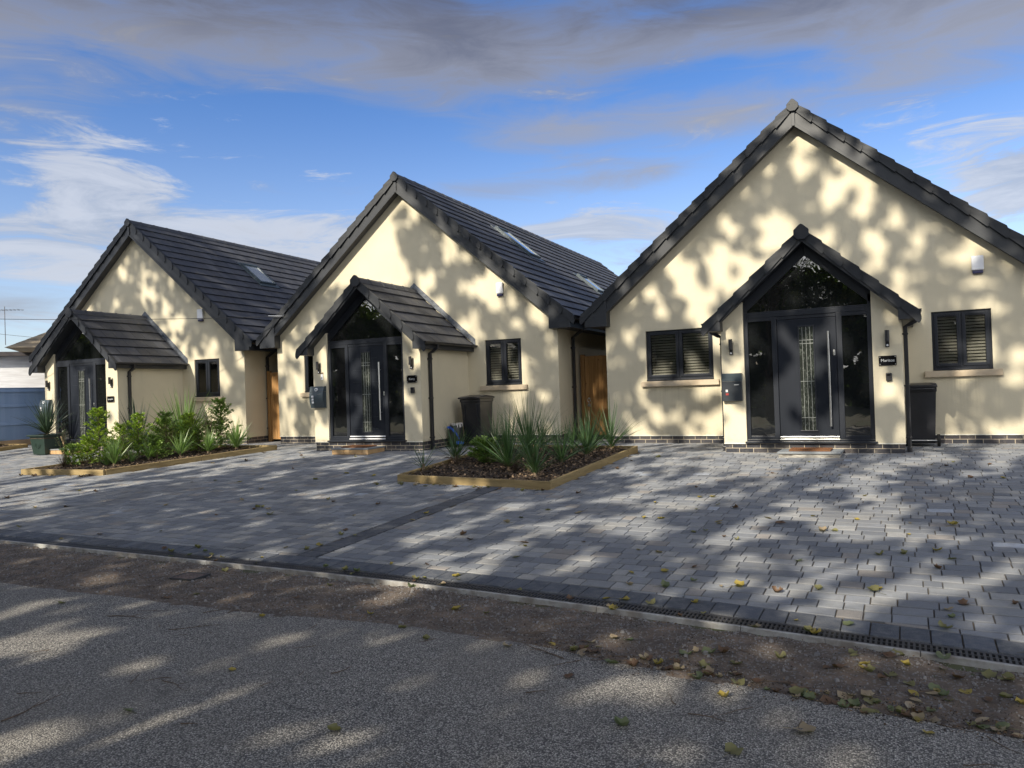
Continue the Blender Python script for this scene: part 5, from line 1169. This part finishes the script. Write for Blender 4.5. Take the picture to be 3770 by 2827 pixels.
for i in range(30000):
    x = ru(-105, 28); z = ru(-.4, 7.6 + 1.5 * noise.noise(Vector((x * .25, 0, 0)))); y = -22 + ru(-1.0, .9); leaf(m, Vector((x, y, z)), ru(.28, .50), ru(.4, 1.2))
tag(m.build('added_hedge', 'tree_leaf', kind='stuff'), 'tall dark hedge added out of view across the road to darken glass reflections', 'hedge')  # unseen hedge, added so the glass mirrors something dark
# ------------------------------------------------------------------ fallen leaves and twigs
def leaf_mesh(kind, mt):
    m = MB(); n = 15; sc = .052
    if kind < 4:                                       # lobed, curled
        pts = []
        for k_ in range(n):
            a = -math.pi / 2 + 2 * math.pi * k_ / n; lob = .72 + .28 * abs(math.cos(2.5 * (a + math.pi / 2) / 1.0)) + ru(-.07, .07)
            if k_ == 0: lob = .35
            pts.append((sc * lob * math.cos(a), sc * lob * math.sin(a)))
        curl = (6, 11, 16, 4)[kind]
        zf = lambda x, y: .003 + curl * (x * x * (1.4 if kind != 2 else .5) + y * y * .7) + .006 * math.sin(80 * x + kind * 2) * (1 if kind else .4)
        vs = [(0, 0, zf(0, 0))] + [(x * .55, y * .55, zf(x * .55, y * .55) + ru(-.002, .002)) for x, y in pts] + [(x * (1 - curl * .012), y * (1 - curl * .012), zf(x, y) + ru(-.004, .005)) for x, y in pts]
        fs = [(0, 1 + k_, 1 + (k_ + 1) % n) for k_ in range(n)] + [(1 + k_, 1 + n + k_, 1 + n + (k_ + 1) % n, 1 + (k_ + 1) % n) for k_ in range(n)]
        m.add(vs, fs)
    else:                                              # narrow oval, folded
        vs = []; n = 7
        for k_ in range(n + 1):
            f = k_ / n; w_ = .024 * math.sin(math.pi * f) ** .7 + .0008; y = (f - .5) * .095
            vs += [(-w_, y, .004 + w_ * .55 + .02 * (f - .5) ** 2 * 4 * .4), (0, y, .003 + .02 * (f - .5) ** 2 * 1.6), (w_, y, .004 + w_ * .45 + .02 * (f - .5) ** 2)]
        m.add(vs, [(k_ * 3 + j, k_ * 3 + j + 1, k_ * 3 + j + 4, k_ * 3 + j + 3) for k_ in range(n) for j in range(2)])
    m.tube([(0, -sc * .3, .006), (.004, -sc * 1.0, .005), (.012, -sc * 1.9, .003)], [.0014, .0012, .0012], 4)
    me = bpy.data.meshes.new('fallen_leaf'); me.from_pydata(m.v, [], m.f); me.materials.append(MATS[mt])
    a = me.color_attributes.new('Col', 'FLOAT_COLOR', 'POINT'); a.data.foreach_set('color', [1.0] * (4 * len(m.v))); me.polygons.foreach_set('use_smooth', [True] * len(me.polygons)); return me
LM = {mt: [leaf_mesh(k_, mt) for k_ in range(5)] for mt in ('leaf_yellow', 'leaf_green', 'leaf_brown', 'leaf_tan', 'leaf_olive')}
CN = {'leaf_yellow': 'yellow', 'leaf_green': 'pale green', 'leaf_brown': 'brown', 'leaf_tan': 'pale tan', 'leaf_olive': 'olive'}
def surf(x, y):
    if y < road_y(x): return rz_(x, y) + .001, 'asphalt road'
    if y < drain_y(x): return soil_z(x, y) + .002, 'bare soil strip'
    return gz(y) + .004, 'grey paving'
def drop(x, y, mt, k_, sc, label=None, group=True, rot=None):
    z, w_ = surf(x, y); o = bpy.data.objects.new('fallen_leaf', LM[mt][k_]); COL.objects.link(o); o.location = (x, y, z); o.rotation_euler = (ru(-.25, .25), ru(-.25, .25), ru(0, 6.28) if rot is None else rot); o.scale = (sc, sc, sc)
    sc *= .95; o.scale = (sc, sc, sc)
    tag(o, label or f'small {CN[mt]} fallen leaf among others on the {w_}', 'leaf', f'{CN[mt]} fallen leaves on the {w_}' if group else None); return o
drop(-3.58, 2.56, 'leaf_green', 4, 1.05, 'smooth oval pale green leaf lying alone on the road at lower left', False, 1.2)
drop(-2.43, 2.79, 'leaf_olive', 1, .95, 'curled olive leaf on the road below the picture centre', False)
drop(-1.23, 3.36, 'leaf_green', 2, 1.1, 'pale green folded leaf with long stalk on the road right of centre', False, 1.9)
drop(-3.53, 3.19, 'leaf_yellow', 0, .55, 'tiny orange yellow leaf alone in the shade of the road', False)
drop(-.47, 3.61, 'leaf_tan', 3, 1.15, 'large pale tan lobed leaf on the road at lower right', False)
drop(-1.68, 5.63, 'leaf_green', 1, 1.0, 'green curled leaf at the edge of the dark border setts', False)
drop(-.92, 4.98, 'leaf_tan', 3, .9, 'tan leaf lying across the slotted drain right of centre', False)
drop(-.25, 6.0, 'leaf_yellow', 2, .8, 'bright yellow folded leaf in a sunlit patch of paving', False)
drop(.31, 8.17, 'leaf_yellow', 1, 1.2, 'yellow curled leaf on sunlit paving near the right edge', False)
PTS = [(-5.57, 5.0), (-5.99, 3.74), (-5.14, 4.3), (-4.26, 4.5), (-4.29, 4.94), (-3.46, 4.37), (-2.92, 4.66), (-2.77, 4.05), (-3.04, 4.21), (-5.34, 5.79), (-5.59, 5.79), (-5.33, 4.2), (-3.55, 5.04), (-2.66, 4.66), (-2.22, 4.1), (-6.33, 5.44), (-4.13, 4.03),
       (-0.0, 3.8), (0.32, 4.04), (-0.73, 3.29), (-0.33, 4.12), (-0.49, 4.1), (-0.69, 4.55), (-1.4, 4.26), (-0.07, 4.64), (-0.04, 4.09), (0.08, 4.4), (0.18, 4.6), (-0.38, 4.47), (-0.27, 4.49), (-1.9, 5.07), (-2.23, 5.15), (0.17, 5.54), (-0.37, 5.19), (-0.9, 5.75), (-0.25, 6.93), (-0.64, 5.89), (-0.86, 6.59), (-0.69, 7.7), (-0.55, 4.98), (-1.44, 7.2), (-2.12, 8.42), (0.14, 5.32), (-1.5, 5.81), (0.28, 5.83), (-1.08, 4.44), (-1.3, 4.21), (-1.78, 4.29), (-2.01, 4.31), (-1.95, 5.58), (-0.85, 3.87), (-1.66, 3.8), (0.33, 4.64), (-0.01, 3.93)]
MW = ['leaf_yellow', 'leaf_green', 'leaf_olive', 'leaf_olive', 'leaf_tan', 'leaf_brown']
for x, y in PTS: drop(x + ru(-.02, .02), y + ru(-.02, .02), random.choice(MW), random.randrange(5), ru(.6, 1.05))
for i in range(80):                                   # drift where soil meets road, right of centre
    x = ru(-2.0, .6); y = road_y(x) + ru(-.02, .16) * (1 if rnd() < .7 else 2.5); drop(x, y, random.choice(['leaf_green', 'leaf_olive', 'leaf_tan', 'leaf_tan', 'leaf_brown', 'leaf_brown']), random.randrange(5), ru(.45, 1.0))
for i in range(34): x = ru(-7, .9); drop(x, drain_y(x) + ru(.0, .30), random.choice(MW), random.randrange(5), ru(.45, 1.0))
for i in range(26): x = ru(-.6, .7); y = ru(road_y(x), drain_y(x)); drop(x, y, random.choice(MW), random.randrange(5), ru(.5, .95))
k_ = 0
while k_ < 125:                                       # scattered over the paving
    x, y = ru(-13, 1.5), ru(5.3, 12.6) if rnd() < .8 else ru(5.3, 8)
    pr = project((x, y, 0))
    if not pr or pr[0] < -20 or pr[0] > 2240 or inpoly(x, y, BED1) or inpoly(x, y, BED2): continue
    if x < -4 and rnd() < .35: continue
    drop(x, y, random.choice(['leaf_olive', 'leaf_brown', 'leaf_tan', 'leaf_yellow', 'leaf_olive', 'leaf_brown']), random.randrange(5), ru(.5, 1.15)); k_ += 1
for i in range(24): x = ru(-6.9, -4.3); drop(x, 9.45 - .09 * (x + 6.9) - abs(random.gauss(0, .07)) - .02, random.choice(['leaf_brown', 'leaf_tan', 'leaf_olive']), random.randrange(5), ru(.5, 1.1))
for i in range(16): x = ru(-15.7, -13.5); drop(x, 9.05 + .07 * (x + 15.7) - abs(random.gauss(0, .08)), random.choice(['leaf_brown', 'leaf_tan']), random.randrange(5), ru(.7, 1.2))
def twig(x, y, ln, a, r=.003, label=None):
    m = MB(); p = [Vector((0, 0, .004))]; d_ = a
    for i in range(6): d_ += ru(-.28, .28); p.append(p[-1] + Vector((math.cos(d_) * ln / 6, math.sin(d_) * ln / 6, ru(-.002, .003))))
    p = [Vector((q.x, q.y, max(q.z, .003))) for q in p]; m.tube(p, [r, r, r * .9, r * .8, r * .7, r * .5, r * .3], 5)
    if ln > .2:
        b_ = p[3]; m.tube([b_, b_ + Vector((math.cos(a + .7) * ln * .22, math.sin(a + .7) * ln * .22, .01))], [r * .6, r * .3], 4)
    z, w_ = surf(x, y); o = m.build('twig', 'twig_bark'); o.location = (x, y, z); tag(o, label or f'thin brown twig among others on the {w_}', 'twig', f'thin twigs on the {w_}')
vary('twig_bark', (0.06, 0.042, 0.03), (0.13, 0.09, 0.06), 30, 0.85)
for x, y, x1, y1 in [(-4.07, 2.22, -3.96, 2.54), (-3.78, 2.92, -3.5, 2.93), (-5.27, 3.63, -4.89, 3.68), (-3.91, 2.82, -3.96, 2.94), (-4.72, 4.54, -4.92, 4.77), (-4.49, 4.72, -4.72, 4.54), (-4.54, 3.57, -4.24, 3.76), (-2.94, 3.36, -2.9, 3.49), (-3.19, 2.56, -3.11, 2.62), (-4.37, 2.47, -4.28, 2.58),
                     (-1.82, 4.05, -2.18, 4.1), (-1.67, 4.09, -1.44, 4.16), (-.98, 3.59, -.77, 3.64), (-1.59, 4.14, -1.42, 3.98), (-.05, 4.23, .04, 4.35), (.06, 3.92, .2, 3.92), (-.74, 4.18, -.52, 4.21), (-1.8, 3.52, -1.72, 3.6), (-.64, 4.21, -.4, 4.1), (-.49, 3.72, -.49, 3.6)]:
    twig(x, y, max(.1, math.hypot(x1 - x, y1 - y)), math.atan2(y1 - y, x1 - x), ru(.0022, .004))
for i in range(26): x = ru(-6, .8); y = ru(road_y(x) - .3, drain_y(x) - .05); twig(x, y, ru(.06, .26), ru(0, 6.28), ru(.0015, .0032))
for i in range(14): x = ru(-5, .5); twig(x, ru(2.3, 3.8), ru(.05, .16), ru(0, 6.28), ru(.0015, .0028))
# loose litter in the drift (too fine to count)
m = MB()
for i in range(6500):
    x = ru(-2.2, 1.2); y = road_y(x) + random.gauss(.07, .09)
    if rnd() < .62: x = ru(-9, 1.2); y = ru(road_y(x), drain_y(x))
    z, _ = surf(x, y); r = ru(.004, .018); a = ru(0, 6.28); c = random.choice(((.5, .4, .3), (1.2, .9, .6), (2.4, 1.9, 1.3), (.3, .25, .2)))
    m.add([(x, y, z + .002), (x + r * math.cos(a), y + r * math.sin(a), z + ru(.002, .01)), (x + r * .5 * math.cos(a + 1), y + r * .5 * math.sin(a + 1), z + ru(.002, .012))], [(0, 1, 2)], c)
m.build('leaf_litter', 'chip', kind='stuff')
S.render.engine = 'CYCLES'
